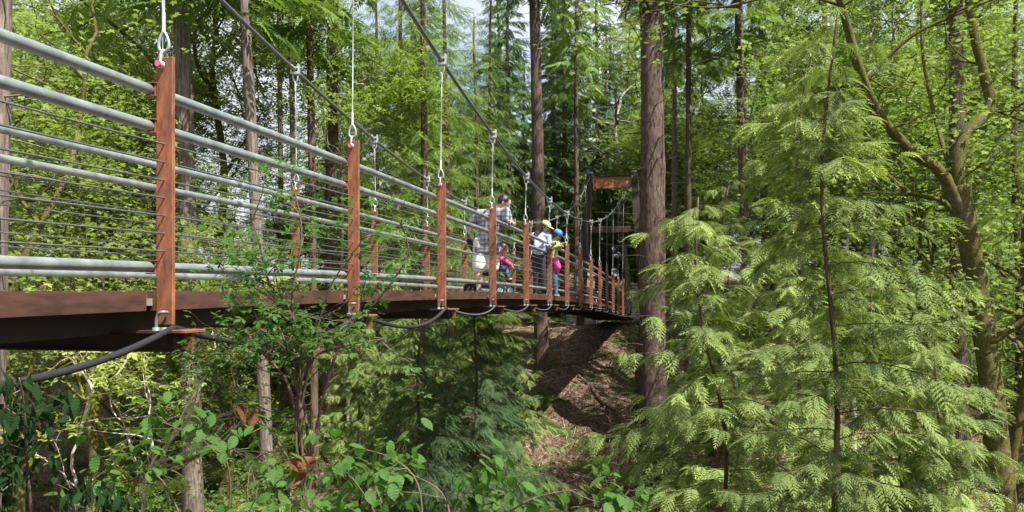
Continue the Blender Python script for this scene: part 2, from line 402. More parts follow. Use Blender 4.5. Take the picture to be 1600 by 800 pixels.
def grow(p, d, L, r, depth, maxd, out, tips, spread=.7, trop=.12, seg=5, wig=.22):
    P = [p.copy()]; dd = d.copy()
    for i in range(seg):
        dd = dd+rng.normal(0, wig, 3)+np.array([0, 0, trop]); dd /= np.linalg.norm(dd)
        P.append(P[-1]+dd*L/seg)
    P = np.array(P); rad = np.linspace(r, r*.55, len(P))
    out.append((P, rad))
    if depth >= maxd-1: tips.append(P)
    if depth >= maxd: return
    nc = rng.integers(2, 4) + (1 if depth == 0 else 0)
    for c in range(nc):
        i = len(P)-1 if c == 0 else rng.integers(2, len(P))
        nd = dd*.9+rng.normal(0, spread, 3)*np.array([1, 1, .55]); nd /= np.linalg.norm(nd)
        grow(P[i], nd, L*rng.uniform(.62, .88), rad[i]*rng.uniform(.55, .75), depth+1, maxd, out, tips, spread, trop*.5, seg, wig)
def broadleaf(H, r0, fork, maxd, L0, leaves_per, tpl, ls, leafm, barkm, lean=(0, 0), wob=.35, spread=.75, extra=6, jit=.45, ns=8):
    tb = MB(); cb = MB(); out = []; tips = []
    P = trunk_path(H*.8, lean, wob, n=16)
    tube(tb, P, r0*(1-.6*np.linspace(0, 1, 16))*(1+.4*np.exp(-np.clip(P[:, 2], 0, None)/.6)), ns, rough=.05)
    grow(P[-1], np.array([0, 0, 1.0]), L0, r0*.45, 0, maxd, out, tips, spread)
    for k in range(extra):
        z = rng.uniform(fork, H*.78); a = rng.random()*6.28
        grow(at_path(P, z), np.array([math.cos(a), math.sin(a), .35]), L0*rng.uniform(.7, 1.1), r0*.42, 0, maxd-0, out, tips, spread, .05)
    for Q, rad in out: tube(tb, Q, rad, 5, caps=False)
    T = np.array([q[i]*(1-u)+q[i+1]*u for q in tips for (i, u) in [(rng.integers(1, len(q)-1), rng.random()) for _ in range(leaves_per)]])
    k = len(T); T = T+rng.normal(0, jit, (k, 3))*np.array([1, 1, .35])
    scatter(cb, tpl, T, rotmats(rng.random(k)*6.28, rng.normal(.15, .35, k), rng.normal(0, .35, k)), rng.uniform(.6, 1.25, k)*ls)
    return tb.mesh('trunk_mesh', barkm, True), cb.mesh('crown_mesh', leafm)

PROTO = {}
def inst(kind, loc, rz, s, name, label, cat, group=None, sz=None, crown=True, bark=None, leaf=None, names=('trunk', 'crown')):
    tm, cm = PROTO[kind]
    r = empty(name, loc, rz, s)
    if sz: r.scale = (s, s, s*sz)
    tag(r, label, cat, group)
    a = link(names[0], tm, r)
    if bark:
        a.material_slots[0].link = 'OBJECT'; a.material_slots[0].material = bark
    if crown:
        b = link(names[1], cm, r); r['_c'] = b.name
        if leaf:
            b.material_slots[0].link = 'OBJECT'; b.material_slots[0].material = leaf
    return r
EXPO = 1.3
# ------------------------------------------------------------------ camera, sky, sun
cam = bpy.data.cameras.new('camera'); co = bpy.data.objects.new('camera', cam); col.objects.link(co)
cam.sensor_width = 36; cam.lens = 36*F/1600; cam.shift_y = (HY-400)/1600; cam.clip_end = 3000; cam.clip_start = .05
co.location = (0, 0, 0); co.rotation_euler = (R(90), 0, 0); sc.camera = co
SUN = Vector((.42, -.36, .83)).normalized()
w = bpy.data.worlds.new('World'); sc.world = w; w.use_nodes = True
nt = w.node_tree; bg = nt.nodes['Background']
sky = nt.nodes.new('ShaderNodeTexSky'); sky.sky_type = 'NISHITA'; sky.sun_disc = False
sky.sun_elevation = math.asin(SUN.z); sky.sun_rotation = math.atan2(SUN.x, SUN.y)
sky.air_density = 1.0; sky.dust_density = 3.5; sky.ozone_density = 1.0
tcw = nt.nodes.new('ShaderNodeTexCoord'); nzw = nt.nodes.new('ShaderNodeTexNoise'); nzw.inputs['Scale'].default_value = 3.2; nzw.inputs['Detail'].default_value = 7
nt.links.new(tcw.outputs['Generated'], nzw.inputs['Vector']); rw = nt.nodes.new('ShaderNodeValToRGB'); rw.color_ramp.elements[0].position = .36; rw.color_ramp.elements[1].position = .56
nt.links.new(nzw.outputs['Fac'], rw.inputs[0]); mw = nt.nodes.new('ShaderNodeMix'); mw.data_type = 'RGBA'; nt.links.new(rw.outputs[0], mw.inputs[0])
nt.links.new(sky.outputs[0], mw.inputs[6]); mw.inputs[7].default_value = (3.9, 4.15, 4.5, 1)
nt.links.new(mw.outputs[2], bg.inputs[0]); bg.inputs[1].default_value = .10
sl = bpy.data.lights.new('sun', 'SUN'); sl.energy = 5.0; sl.angle = R(.5); sl.color = (1, .95, .86)
so = bpy.data.objects.new('sun', sl); col.objects.link(so); so.rotation_euler = SUN.to_track_quat('Z', 'Y').to_euler()
sc.view_settings.view_transform = 'Standard'; sc.view_settings.look = 'None'; sc.view_settings.gamma = 1
sc.view_settings.exposure = EXPO
sc.render.engine = 'CYCLES'
cy = sc.cycles; cy.max_bounces = 5; cy.diffuse_bounces = 3; cy.glossy_bounces = 2; cy.transmission_bounces = 5; cy.transparent_max_bounces = 4
cy.use_denoising = True; cy.use_adaptive_sampling = True; cy.adaptive_threshold = .02

# ------------------------------------------------------------------ ground
def ground():
    m, nt, out = newmat('forest_floor'); L = nt.links.new
    tc = N(nt, 'ShaderNodeTexCoord')
    n1 = N(nt, 'ShaderNodeTexNoise', Scale=.55, Detail=5.0, Roughness=.6); L(tc.outputs['Object'], n1.inputs[0])
    n2 = N(nt, 'ShaderNodeTexNoise', Scale=9.0, Detail=8.0, Roughness=.75); L(tc.outputs['Object'], n2.inputs[0])
    v = N(nt, 'ShaderNodeTexVoronoi', Scale=16.0); L(tc.outputs['Object'], v.inputs['Vector'])
    r1 = ramp(nt, [(.30, (.035, .024, .016)), (.46, (.13, .085, .058)), (.60, (.25, .18, .13)), (.75, (.40, .31, .23))]); L(n2.outputs['Fac'], r1.inputs[0])
    r3 = ramp(nt, [(.52, (0, 0, 0)), (.62, (1, 1, 1))]); L(n1.outputs['Fac'], r3.inputs[0])
    g = ramp(nt, [(.35, (.02, .035, .008)), (.65, (.08, .13, .02))]); L(n2.outputs['Fac'], g.inputs[0])
    mx = N(nt, 'ShaderNodeMix', data_type='RGBA'); L(r3.outputs[0], mx.inputs[0]); L(r1.outputs[0], mx.inputs[6]); L(g.outputs[0], mx.inputs[7])
    b = N(nt, 'ShaderNodeBsdfPrincipled', Roughness=.95); b.inputs['Specular IOR Level'].default_value = .1
    L(mx.outputs[2], b.inputs['Base Color'])
    ad = N(nt, 'ShaderNodeMath', operation='ADD'); L(n2.outputs['Fac'], ad.inputs[0]); L(v.outputs['Distance'], ad.inputs[1])
    bp = N(nt, 'ShaderNodeBump', Strength=.9, Distance=.12); L(ad.outputs[0], bp.inputs['Height']); L(bp.outputs[0], b.inputs['Normal'])
    L(b.outputs[0], out.inputs[0])
    xs = np.concatenate([np.linspace(-400, -45, 14)[:-1], np.linspace(-45, 45, 240), np.linspace(45, 400, 14)[1:]])
    ys = np.concatenate([np.linspace(-60, -3, 12)[:-1], np.linspace(-3, 60, 200), np.linspace(60, 400, 30)[1:]])
    X, Y = np.meshgrid(xs, ys); Zg = ground_z(X, Y) + rng.normal(0, .055, X.shape)
    nx = len(xs); ny = len(ys)
    i = np.arange(ny-1)[:, None]*nx+np.arange(nx-1)[None, :]
    f = np.stack([i, i+1, i+nx+1, i+nx], -1).reshape(-1, 4)
    mb = MB(); mb.add(np.stack([X, Y, Zg], -1).reshape(-1, 3), f)
    o = link('ground', mb.mesh('ground', m, True)); tag(o, 'brown leaf littered forest floor sloping down into the ravine', None, None, 'structure')
ground()

# ------------------------------------------------------------------ bridge
DZ = 2.5415; S = 2.6; TH = math.atan(270/F)
Dv = np.array([math.sin(TH), math.cos(TH), 0]); Nv = np.array([-math.cos(TH), math.sin(TH), 0]); Uz = np.array([0, 0, 1.0])
P0 = np.array([(259-CX)/F*4.475, 4.475, 0])
h0 = lambda i: .0585-.0065*(np.asarray(i, float)-3)**2
def B(i, v, h): 
    i = np.asarray(i, float)
    return P0+np.multiply.outer(i*S, Dv)+v*Nv+np.multiply.outer(h0(i)+h, Uz)
def cable_h(i):
    i = np.asarray(i, float); return 2.08+np.where(i < 5.6, .058, .050)*(i-5.6)**2
W = 1.9; I0, I1 = -3.4, 15.6; IT = 15.2
MF = np.stack([-Nv, Dv, Uz], 1)   # local x -> outward(right), y -> along, z up
bridge = empty('suspension_bridge', tuple(B(0, W/2, 0)))
tag(bridge, 'cable suspension footbridge with rust brown posts and grey pipe rails crossing the ravine', 'footbridge')
BO = np.array(bridge.location)
def bpart(name, mb, mat, parent=bridge, smooth=False, origin=None):
    """mesh built in world coordinates, origin moved to its own place"""
    org = BO if origin is None else np.asarray(origin)
    mb.v = [v-org for v in mb.v]
    o = link(name, mb.mesh(name, mat, smooth), parent)
    po = BO if parent is bridge else np.array(parent['_o'])
    o.location = tuple(org-po); o['_o'] = tuple(float(x) for x in org)
    return o
ii = np.linspace(I0, I1, 200)
# deck planks
mb = MB()
nplank = int((I1-I0)*S/.145)
for k in range(nplank):
    i = I0+(k+.5)*.145/S
    bbox(mb, B(i, W/2, -.02), (W-.12, .137, .04), MF)
bpart('deck', mb, M['deck'])
for v in (.075, W-.075):
    for k in range(int(math.ceil(I0)), int(I1)):
        mb = MB(); a, b = k-.012, k+.965
        q = np.linspace(a, b, 5)
        for s0, s1 in zip(q[:-1], q[1:]):
            p0, p1 = B(s0, v, 0), B(s1, v, 0)
            vs = []
            for p in (p0, p1):
                for (dx, dz) in ((-.02, -.068), (.02, -.068), (.02, .038), (-.02, .038)):
                    vs.append(p-Nv*dx+Uz*dz)
            mb.add(vs, [[0,1,5,4],[1,2,6,5],[2,3,7,6],[3,0,4,7],[3,2,1,0],[4,5,6,7]])
        for s0 in np.linspace(a+.06, b-.06, 8): ellipsoid(mb, B(s0, v, .038), (.016, .016, .009), nu=8, nv=5)
        bpart('kerb', mb, M['kerb'])
for v in (.34, W-.34):
    mb = MB()
    for s0, s1 in zip(ii[:-1:6], ii[6::6]):
        p0, p1 = B(s0, v, 0), B(s1, v, 0); vs = []
        for p in (p0, p1):
            for (dx, dz) in ((-.05, -.20), (.05, -.20), (.05, -.045), (-.05, -.045)): vs.append(p-Nv*dx+Uz*dz)
        mb.add(vs, [[0,1,5,4],[1,2,6,5],[2,3,7,6],[3,0,4,7]])
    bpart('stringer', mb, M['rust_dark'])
for k in range(-3, 16):
    mb = MB()
    c = B(k, W/2, 0)
    bbox(mb, c-Uz*.186, (W+.36, .17, .014), MF)
    bbox(mb, c-Uz*.243, (W+.28, .014, .10), MF)
    bbox(mb, c-Uz*.294, (W+.22, .10, .010), MF)
    for v in (-.10, W+.10): bbox(mb, B(k, v, -.24), (.012, .13, .085), MF)
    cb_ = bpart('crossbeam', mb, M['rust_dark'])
    for v, sg in ((-.145, 1), (W+.145, -1)):
        mb = MB(); bbox(mb, B(k, v, -.183), (.085, .19, .02), MF, bev=.004)
        bbox(mb, B(k, v+sg*.0, -.24), (.05, .020, .098), MF)
        bpart('bracket_plate', mb, M['rust'], cb_)
# railing pipes and wires
def longit(v, h, i0=I0, i1=15.1):
    q = np.linspace(i0, i1, 120); return B(q, v, 0)+np.outer(np.full(120, h), Uz)
for side in (0, 1):
    v = .088 if side == 0 else W-.088
    for h in (1.167, .963, .175):
        mb = MB(); P = longit(v, h)
        tube(mb, P, .0305, 12)
        for k in np.arange(-3, 15, 2.0): tube(mb, [B(k+.42, v, h), B(k+.45, v, h)], .0325, 12)
        bpart('rail_pipe', mb, M['galv'], smooth=True)
    for h in (.86, .759, .658, .560, .461, .362, .263):
        mb = MB(); vv = .0 if side == 0 else W
        q = np.linspace(I0, 15.1, 220); P = B(q, vv, h)
        P[:, 2] -= .006*np.abs(np.sin(q*np.pi))
        tube(mb, P, .0055, 6); bpart('railing_wire', mb, M['cable'], smooth=True)
# main cables
for v in (-.0, W):
    q = np.concatenate([np.linspace(-4.5, IT, 160)])
    ch = cable_h(q); tt = np.clip((q-12)/3.2, 0, 1)
    off = v+(-.12 if v == 0 else .28)*tt
    P = np.array([P0+Dv*(i*S)+Nv*o_+Uz*h_ for i, o_, h_ in zip(q, off, ch)])
    e = P[-1]; P = np.concatenate([P, [e+Dv*3-Uz*1.6, e+Dv*9-Uz*6.2, e+Dv*11.5-Uz*8.4]])
    mb = MB(); tube(mb, P, .023, 10); bpart('main_cable', mb, M['cable'], smooth=True)
# posts
def make_post(k, v, sg):
    c = B(k, v, 0); mb = MB()
    bbox(mb, c+Uz*((1.346-.150)/2), (.105, .026, 1.346+.150), MF, bev=.004)
    p = bpart('post', mb, M['rust'], origin=c)
    # rail brackets
    for h in (1.167, .963, .175):
        mb = MB()
        for dz in (.036, -.036): bbox(mb, c-sg*(-Nv)*.075+Uz*(h+dz)-Dv*.0, (.062, .07, .006), MF)
        bbox(mb, c-sg*(-Nv)*.055+Uz*h, (.006, .04, .078), MF)
        bpart('rail_bracket', mb, M['rust'], p, origin=c)
    # shackle + pin + thimble
    mb = MB()
    pc = c+Uz*1.300-sg*(-Nv)*.012
    for s in (-1, 1): tube(mb, smooth_path([pc+Dv*s*.030-Uz*.008, pc+Dv*s*.030+Uz*.03, pc+Dv*s*.022+Uz*.068, pc+Uz*.088], 8), .0095, 8)
    for s in (-1, 1): tube(mb, [pc+Dv*s*.020-Uz*.0, pc+Dv*s*.040], .021, 12)
    Mt = np.stack([-Nv, Dv, Uz], 1)
    lp = []
    for a in np.linspace(0, 2*np.pi, 25):
        lp.append(pc+Uz*(.135+.055*math.cos(a)+.0)+(-Nv)*(.030*math.sin(a)*(1-.45*math.cos(a))))
    tube(mb, lp, .0085, 8)
    tube(mb, [pc+Uz*.19, pc+Uz*.30], .0095, 8)
    sh = bpart('shackle', mb, M['galv_bright'], p, True, origin=c)
    mb = MB(); tube(mb, [pc-Dv*.058, pc-Dv*.036], .017, 12); bpart('pin', mb, M['pin'], p, origin=c)
    # hook bolt
    mb = MB(); q = c-Uz*.175-Dv*.055-sg*Nv*(-.0)
    tube(mb, smooth_path([q+sg*Nv*.02, q+sg*Nv*.02+Uz*.05, q+sg*Nv*.008+Uz*.085, q-sg*Nv*.02+Uz*.098, q-sg*Nv*.03+Uz*.096+Dv*.03], 12), .010, 8)
    tube(mb, [q+sg*Nv*.02-Uz*.006, q+sg*Nv*.02+Uz*.014], .021, 6); tube(mb, [q-sg*Nv*.03-Uz*.006, q-sg*Nv*.03+Uz*.014], .020, 6)
    bpart('hook_bolt', mb, M['galv'], p, True, origin=c)
    # hanger
    ch = float(cable_h(k)); mb = MB(); t_ = float(np.clip((k-12)/3.2, 0, 1))
    top = P0+Dv*(k*S)+Nv*(v+(-.12 if v == 0 else .28)*t_)+Uz*ch
    if np.linalg.norm(top-pc) > .35:
        b0 = pc+Uz*.29
        tube(mb, [b0, (b0+top)/2, top-Uz*.16], .0058, 6)
        hg = bpart('hanger_cable', mb, M['galv'], bridge, True)
        mb = MB()
        tube(mb, [top-Uz*.26, top-Uz*.15], .012, 8)
        for s in (-1, 1): tube(mb, smooth_path([top-Uz*.15, top-Uz*.11-Nv*s*.028, top-Uz*.05-Nv*s*.030], 6), .010, 6)
        bbox(mb, top-Uz*.035, (.10, .075, .035), MF, bev=.006); bbox(mb, top+Uz*.03, (.10, .07, .03), MF, bev=.006)
        for s in (-1, 1): bbox(mb, top-Nv*s*.045+Uz*.02, (.02, .05, .12), MF, bev=.004)
        bpart('clamp', mb, M['galv_bright'], hg)
for k in range(-2, 15):
    make_post(k, 0.0, 1); make_post(k, W, -1)
# sagging sleeves beneath the deck edge
for k in range(-2, 13):
    mb = MB(); sag = .17 if k < 2 else .11
    a, b = B(k, -.05, -.165), B(k+1, -.05, -.165)
    q = np.linspace(0, 1, 17); P = a[None]*(1-q)[:, None]+b[None]*q[:, None]-np.outer(sag*4*q*(1-q), Uz)*1.0-np.outer(.06*np.sin(q*np.pi), Nv)
    tube(mb, P, .018 if k < 2 else .012, 10); bpart('cable_sleeve', mb, M['hose'] if k < 2 else M['cable'], smooth=True)
# tower
def tower(i):
    c = B(i, W/2, 0); c[2] = 0
    t = empty('tower'); t.parent = bridge; t.location = tuple(c-BO); t['_o'] = tuple(c)
    tz = 6.75; bz = -2.6
    tops, bots = [], []
    for sg, vt, vb in ((1, -.16, -.62), (-1, W+.30, W+.75)):
        mb = MB(); a = P0+Dv*i*S+Nv*vt+Uz*tz; b = P0+Dv*i*S+Nv*vb; a0 = a
        dirn = (b-a)/(tz); e = a+dirn*(tz-bz)
        vs = []
        for p, hx in ((e, .21), (a+Uz*0, .17)):
            for dx, dy in ((-1, -1), (1, -1), (1, 1), (-1, 1)): vs.append(p+(-Nv)*dx*hx+Dv*dy*.20)
        mb.add(vs, BOXF); bpart('tower_leg', mb, M['tower'], t, origin=c)
        mb = MB(); bbox(mb, a+Uz*.06, (.30, .30, .10), MF, bev=.01); bpart('cable_saddle', mb, M['galv'], t, origin=c)
        tops.append(a)
    for z, hh, mt, dy in ((6.24, .62, 'glulam', -.02), (3.72, .34, 'kerb', .0)):
        mb = MB(); f_ = (tz-z)/tz
        v0 = -.16-.46*f_+.19; v1 = W+.30+.45*f_-.19
        bbox(mb, P0+Dv*(i*S+dy)+Nv*(v0+v1)/2+Uz*z, ((v1-v0), .22, hh), MF, bev=.01)
        for vv in (v0+.12, v1-.12):
            for dz in (-.2, .2): 
                if hh > .5: tube(mb, [P0+Dv*(i*S+dy-.14)+Nv*vv+Uz*(z+dz), P0+Dv*(i*S+dy-.08)+Nv*vv+Uz*(z+dz)], .035, 8)
        bpart('tower_beam', mb, M[mt], t, origin=c)
        if hh > .5:
            mb = MB(); bbox(mb, P0+Dv*(i*S+dy)+Nv*(v0+v1)/2+Uz*(z+hh/2+.03), ((v1-v0)+.1, .30, .05), MF); bpart('beam_cap', mb, M['rust_dark'], t, origin=c)
tower(IT)
for o in list(col.objects):
    if '_o' in o: del o['_o']

# stone abutment walls
def stone_wall(p0, p1, zb, zt, th, label):
    p0 = np.array([*p0, 0.]); p1 = np.array([*p1, 0.]); d = p1-p0; Lw = np.linalg.norm(d); d /= Lw; nn = np.array([-d[1], d[0], 0])
    Mx = np.stack([d, nn, Uz], 1); mb = MB(); z = zb
    while z < zt-.05:
        hh = min(rng.uniform(.16, .28), zt-z); s = -rng.uniform(0, .2)
        while s < Lw:
            l = rng.uniform(.25, .6); a, b = max(s, 0), min(s+l, Lw)
            if b-a > .05: bbox(mb, p0+d*(a+b)/2+Uz*(z+hh/2), (b-a-.02, th+rng.uniform(-.03, .03), hh-.02), Mx, bev=.018)
            s += l
        z += hh
    org = p0.copy(); org[2] = zb; mb.v = [v-org for v in mb.v]
    r_ = empty('stone_wall', tuple(org)); tag(r_, label, 'wall', 'stone walls at the far bridge end')
    link('stones', mb.mesh('stones', M['stone']), r_)
    mb = MB(); bbox(mb, d*Lw/2+Uz*(zt-zb+.045), (Lw+.1, th+.14, .09), Mx, bev=.015); link('coping', mb.mesh('coping', M['stone']), r_)
    mb = MB(); bbox(mb, d*Lw/2+Uz*((zt-zb)/2-.2), (Lw-.05, th-.1, zt-zb+.3), Mx); link('mortar_core', mb.mesh('core', M['rust_dark']), r_)
stone_wall(((986-CX)/F*45, 44.6), ((1003-CX)/F*45, 44.4), -1.9, .75, .55, 'tall grey stone pier beside the far end of the footbridge')
stone_wall(((1012-CX)/F*46, 45.5), ((1160-CX)/F*46, 46.5), -2.0, .12, .5, 'low grey stone wall behind the big bare trunk')
stone_wall(((885-CX)/F*46, 45.6), ((930-CX)/F*46, 45.2), -2.0, .3, .5, 'short grey stone wall left of the far tower')
# ------------------------------------------------------------------ people
def skin(name, c): return noise_mat(name, tuple(x*.88 for x in c), c, 20, .55, bump=.05)
M['skin'] = skin('skin', (.52, .30, .22)); M['skin2'] = skin('skin_tan', (.42, .25, .18))
M['hair'] = noise_mat('dark_hair', (.012, .009, .008), (.04, .028, .022), 40, .5, bump=.3)
M['white'] = noise_mat('white_cotton', (.50, .49, .46), (.62, .61, .58), 12, .85, bump=.15)
M['shoe'] = noise_mat('grey_shoes', (.03, .03, .03), (.25, .25, .25), 18, .6)
M['black'] = noise_mat('black_fabric', (.010, .010, .013), (.03, .03, .035), 20, .8)
M['shirtblue'] = noise_mat('pale_blue_shirt', (.22, .28, .48), (.42, .48, .68), 14, .8, bump=.1)
M['navy'] = noise_mat('navy_cloth', (.02, .025, .05), (.04, .05, .09), 14, .8)
M['yellow'] = noise_mat('yellow_cap_cloth', (.55, .45, .16), (.68, .57, .26), 20, .8)
M['blue'] = noise_mat('blue_hat_cloth', (.03, .16, .62), (.06, .25, .78), 20, .8)
M['green'] = noise_mat('lime_green_cloth', (.24, .36, .08), (.38, .50, .14), 20, .8)
M['pink'] = noise_mat('hot_pink_cloth', (.65, .03, .22), (.80, .06, .32), 20, .8, bump=.2)
M['jeans'] = noise_mat('blue_denim', (.025, .055, .13), (.07, .13, .26), 12, .8)
M['tyre'] = noise_mat('black_tyre', (.015, .015, .015), (.03, .03, .03), 20, .8)
M['ltblue'] = noise_mat('light_blue_plastic', (.30, .48, .72), (.40, .58, .80), 20, .4)
M['redlabel'] = noise_mat('red_cloth', (.35, .02, .03), (.45, .04, .05), 20, .8)
def plaid():
    m, nt, out = newmat('grey_white_plaid'); L = nt.links.new
    tc = N(nt, 'ShaderNodeTexCoord'); last = None
    for ax, sc_, hi in (('X', 75, .5), ('Z', 75, .5), ('X', 26, .5), ('Z', 24, .5)):
        wv = N(nt, 'ShaderNodeTexWave', Scale=sc_/6.0, Distortion=.6); wv.bands_direction = ax; L(tc.outputs['Object'], wv.inputs['Vector'])
        wv.inputs['Detail Scale'].default_value = 3
        r_ = ramp(nt, [(.22, (.28, .29, .34)), (hi, (.80, .80, .83))]); L(wv.outputs['Fac'], r_.inputs[0])
        if last is None: last = r_.outputs[0]
        else:
            mx = N(nt, 'ShaderNodeMix', data_type='RGBA'); mx.blend_type = 'MULTIPLY'; mx.inputs[0].default_value = .75
            L(last, mx.inputs[6]); L(r_.outputs[0], mx.inputs[7]); last = mx.outputs[2]
    b = N(nt, 'ShaderNodeBsdfPrincipled', Roughness=.85); L(last, b.inputs['Base Color']); L(b.outputs[0], out.inputs[0]); return m
M['plaid'] = plaid()
def cap(mb, a, b, ra, rb):
    a, b = np.array(a, float), np.array(b, float); d = b-a; L = np.linalg.norm(d)+1e-6; d /= L
    k = 4; P = []; r = []
    for q in range(k): 
        t = math.pi/2*(1-q/k); P.append(a-d*ra*math.sin(t)); r.append(max(ra*math.cos(t), .001))
    P.append(a); r.append(ra); P.append(b); r.append(rb)
    for q in range(1, k+1):
        t = math.pi/2*q/k; P.append(b+d*rb*math.sin(t)); r.append(max(rb*math.cos(t), .001))
    T = d; ref = np.array([0, 0, 1.0]) if abs(d[2]) < .9 else np.array([1.0, 0, 0])
    u = np.cross(T, ref); u /= np.linalg.norm(u); v = np.cross(T, u); ns = 14
    ang = np.linspace(0, 2*np.pi, ns, endpoint=False)
    V = np.concatenate([p+rr*(np.cos(ang)[:, None]*u+np.sin(ang)[:, None]*v) for p, rr in zip(P, r)])
    n = len(P); i = np.arange(n-1)[:, None]*ns; j = np.arange(ns)[None, :]; kk = (j+1) % ns
    f = np.stack([i+j, i+kk, i+ns+kk, i+ns+j], -1).reshape(-1, 4)
    cf = []
    for bb in (0, (n-1)*ns):
        for q in range(ns//2-1): cf.append([bb+q, bb+q+1, bb+ns-2-q, bb+ns-1-q])
    mb.add(V, np.concatenate([f, np.array(cf)]))
def chain(mb, pts, rad):
    for a, b, ra, rb in zip(pts[:-1], pts[1:], rad[:-1], rad[1:]): cap(mb, a, b, ra, rb)
def fuse(name, mb, mat, parent, vox=.012, sm=3):
    o = link(name, mb.mesh(name, mat, True), parent)
    md = o.modifiers.new('fuse', 'REMESH'); md.mode = 'VOXEL'; md.voxel_size = vox; md.use_smooth_shade = True
    s = o.modifiers.new('soft', 'SMOOTH'); s.factor = .5; s.iterations = sm
    return o
def hand(mb, w, d, palm_n, s=1.0, curl=.6):
    """palm and five bent fingers, from wrist w towards d; palm_n is the side fingers curl to"""
    w = np.array(w, float); d = np.array(d, float); d /= np.linalg.norm(d); pn = np.array(palm_n, float); pn -= d*np.dot(pn, d); pn /= np.linalg.norm(pn)
    sd = np.cross(d, pn)
    for q in (-.028, -.009, .009, .028): cap(mb, w, w+d*.085*s+sd*q*s, .016*s, .013*s)
    for q, l in ((-.031, .062), (-.0105, .075), (.0105, .070), (.031, .052)):
        p = w+d*.085*s+sd*q*s; a = 0; 
        for k, seg in enumerate((.45, .32, .26)):
            a += curl*(.5 if k == 0 else 1)
            e = p+(d*math.cos(a)+pn*math.sin(a))*l*seg*s; cap(mb, p, e, .0088*s, .0078*s); p = e
    p = w+d*.025*s-sd*.028*s; e = p+(d*.6-sd*.7+pn*.4)*.042*s; cap(mb, p, e, .0115*s, .010*s); cap(mb, e, e+(d*.85-sd*.1+pn*.5)*.03*s, .010*s, .0085*s)
def head(mb, c, fwd, up, s=1.0):
    """head with brow, nose, chin, ears; returns frame"""
    c = np.array(c, float); f = np.array(fwd, float); f /= np.linalg.norm(f); u = np.array(up, float); u -= f*np.dot(u, f); u /= np.linalg.norm(u); r = np.cross(f, u)
    Mh = np.stack([f, r, u], 1)
    ellipsoid(mb, c+u*.02*s, (.098*s, .076*s, .098*s), Mh, 20, 12)
    ellipsoid(mb, c-u*.045*s+f*.028*s, (.068*s, .056*s, .07*s), Mh, 16, 10)
    cap(mb, c+f*.088*s+u*.01*s, c+f*.112*s-u*.028*s, .009*s, .015*s)
    cap(mb, c+f*.088*s-u*.058*s-r*.018*s, c+f*.088*s-u*.058*s+r*.018*s, .009*s, .009*s)
    cap(mb, c+f*.08*s-u*.098*s, c+f*.075*s-u*.09*s, .02*s, .02*s)
    for q in (-1, 1):
        ellipsoid(mb, c+r*q*.078*s-f*.005*s-u*.005*s, (.018*s, .008*s, .032*s), Mh, 10, 8)
    return Mh
def face_bits(root, c, Mh, s=1.0):
    f, r, u = Mh[:, 0], Mh[:, 1], Mh[:, 2]
    for q in (-1, 1):
        mb = MB(); ellipsoid(mb, c+f*.089*s+r*q*.031*s+u*.008*s, (.009*s, .012*s, .007*s), Mh, 8, 6); link('eye', mb.mesh('eye', M['hair'], True), root)
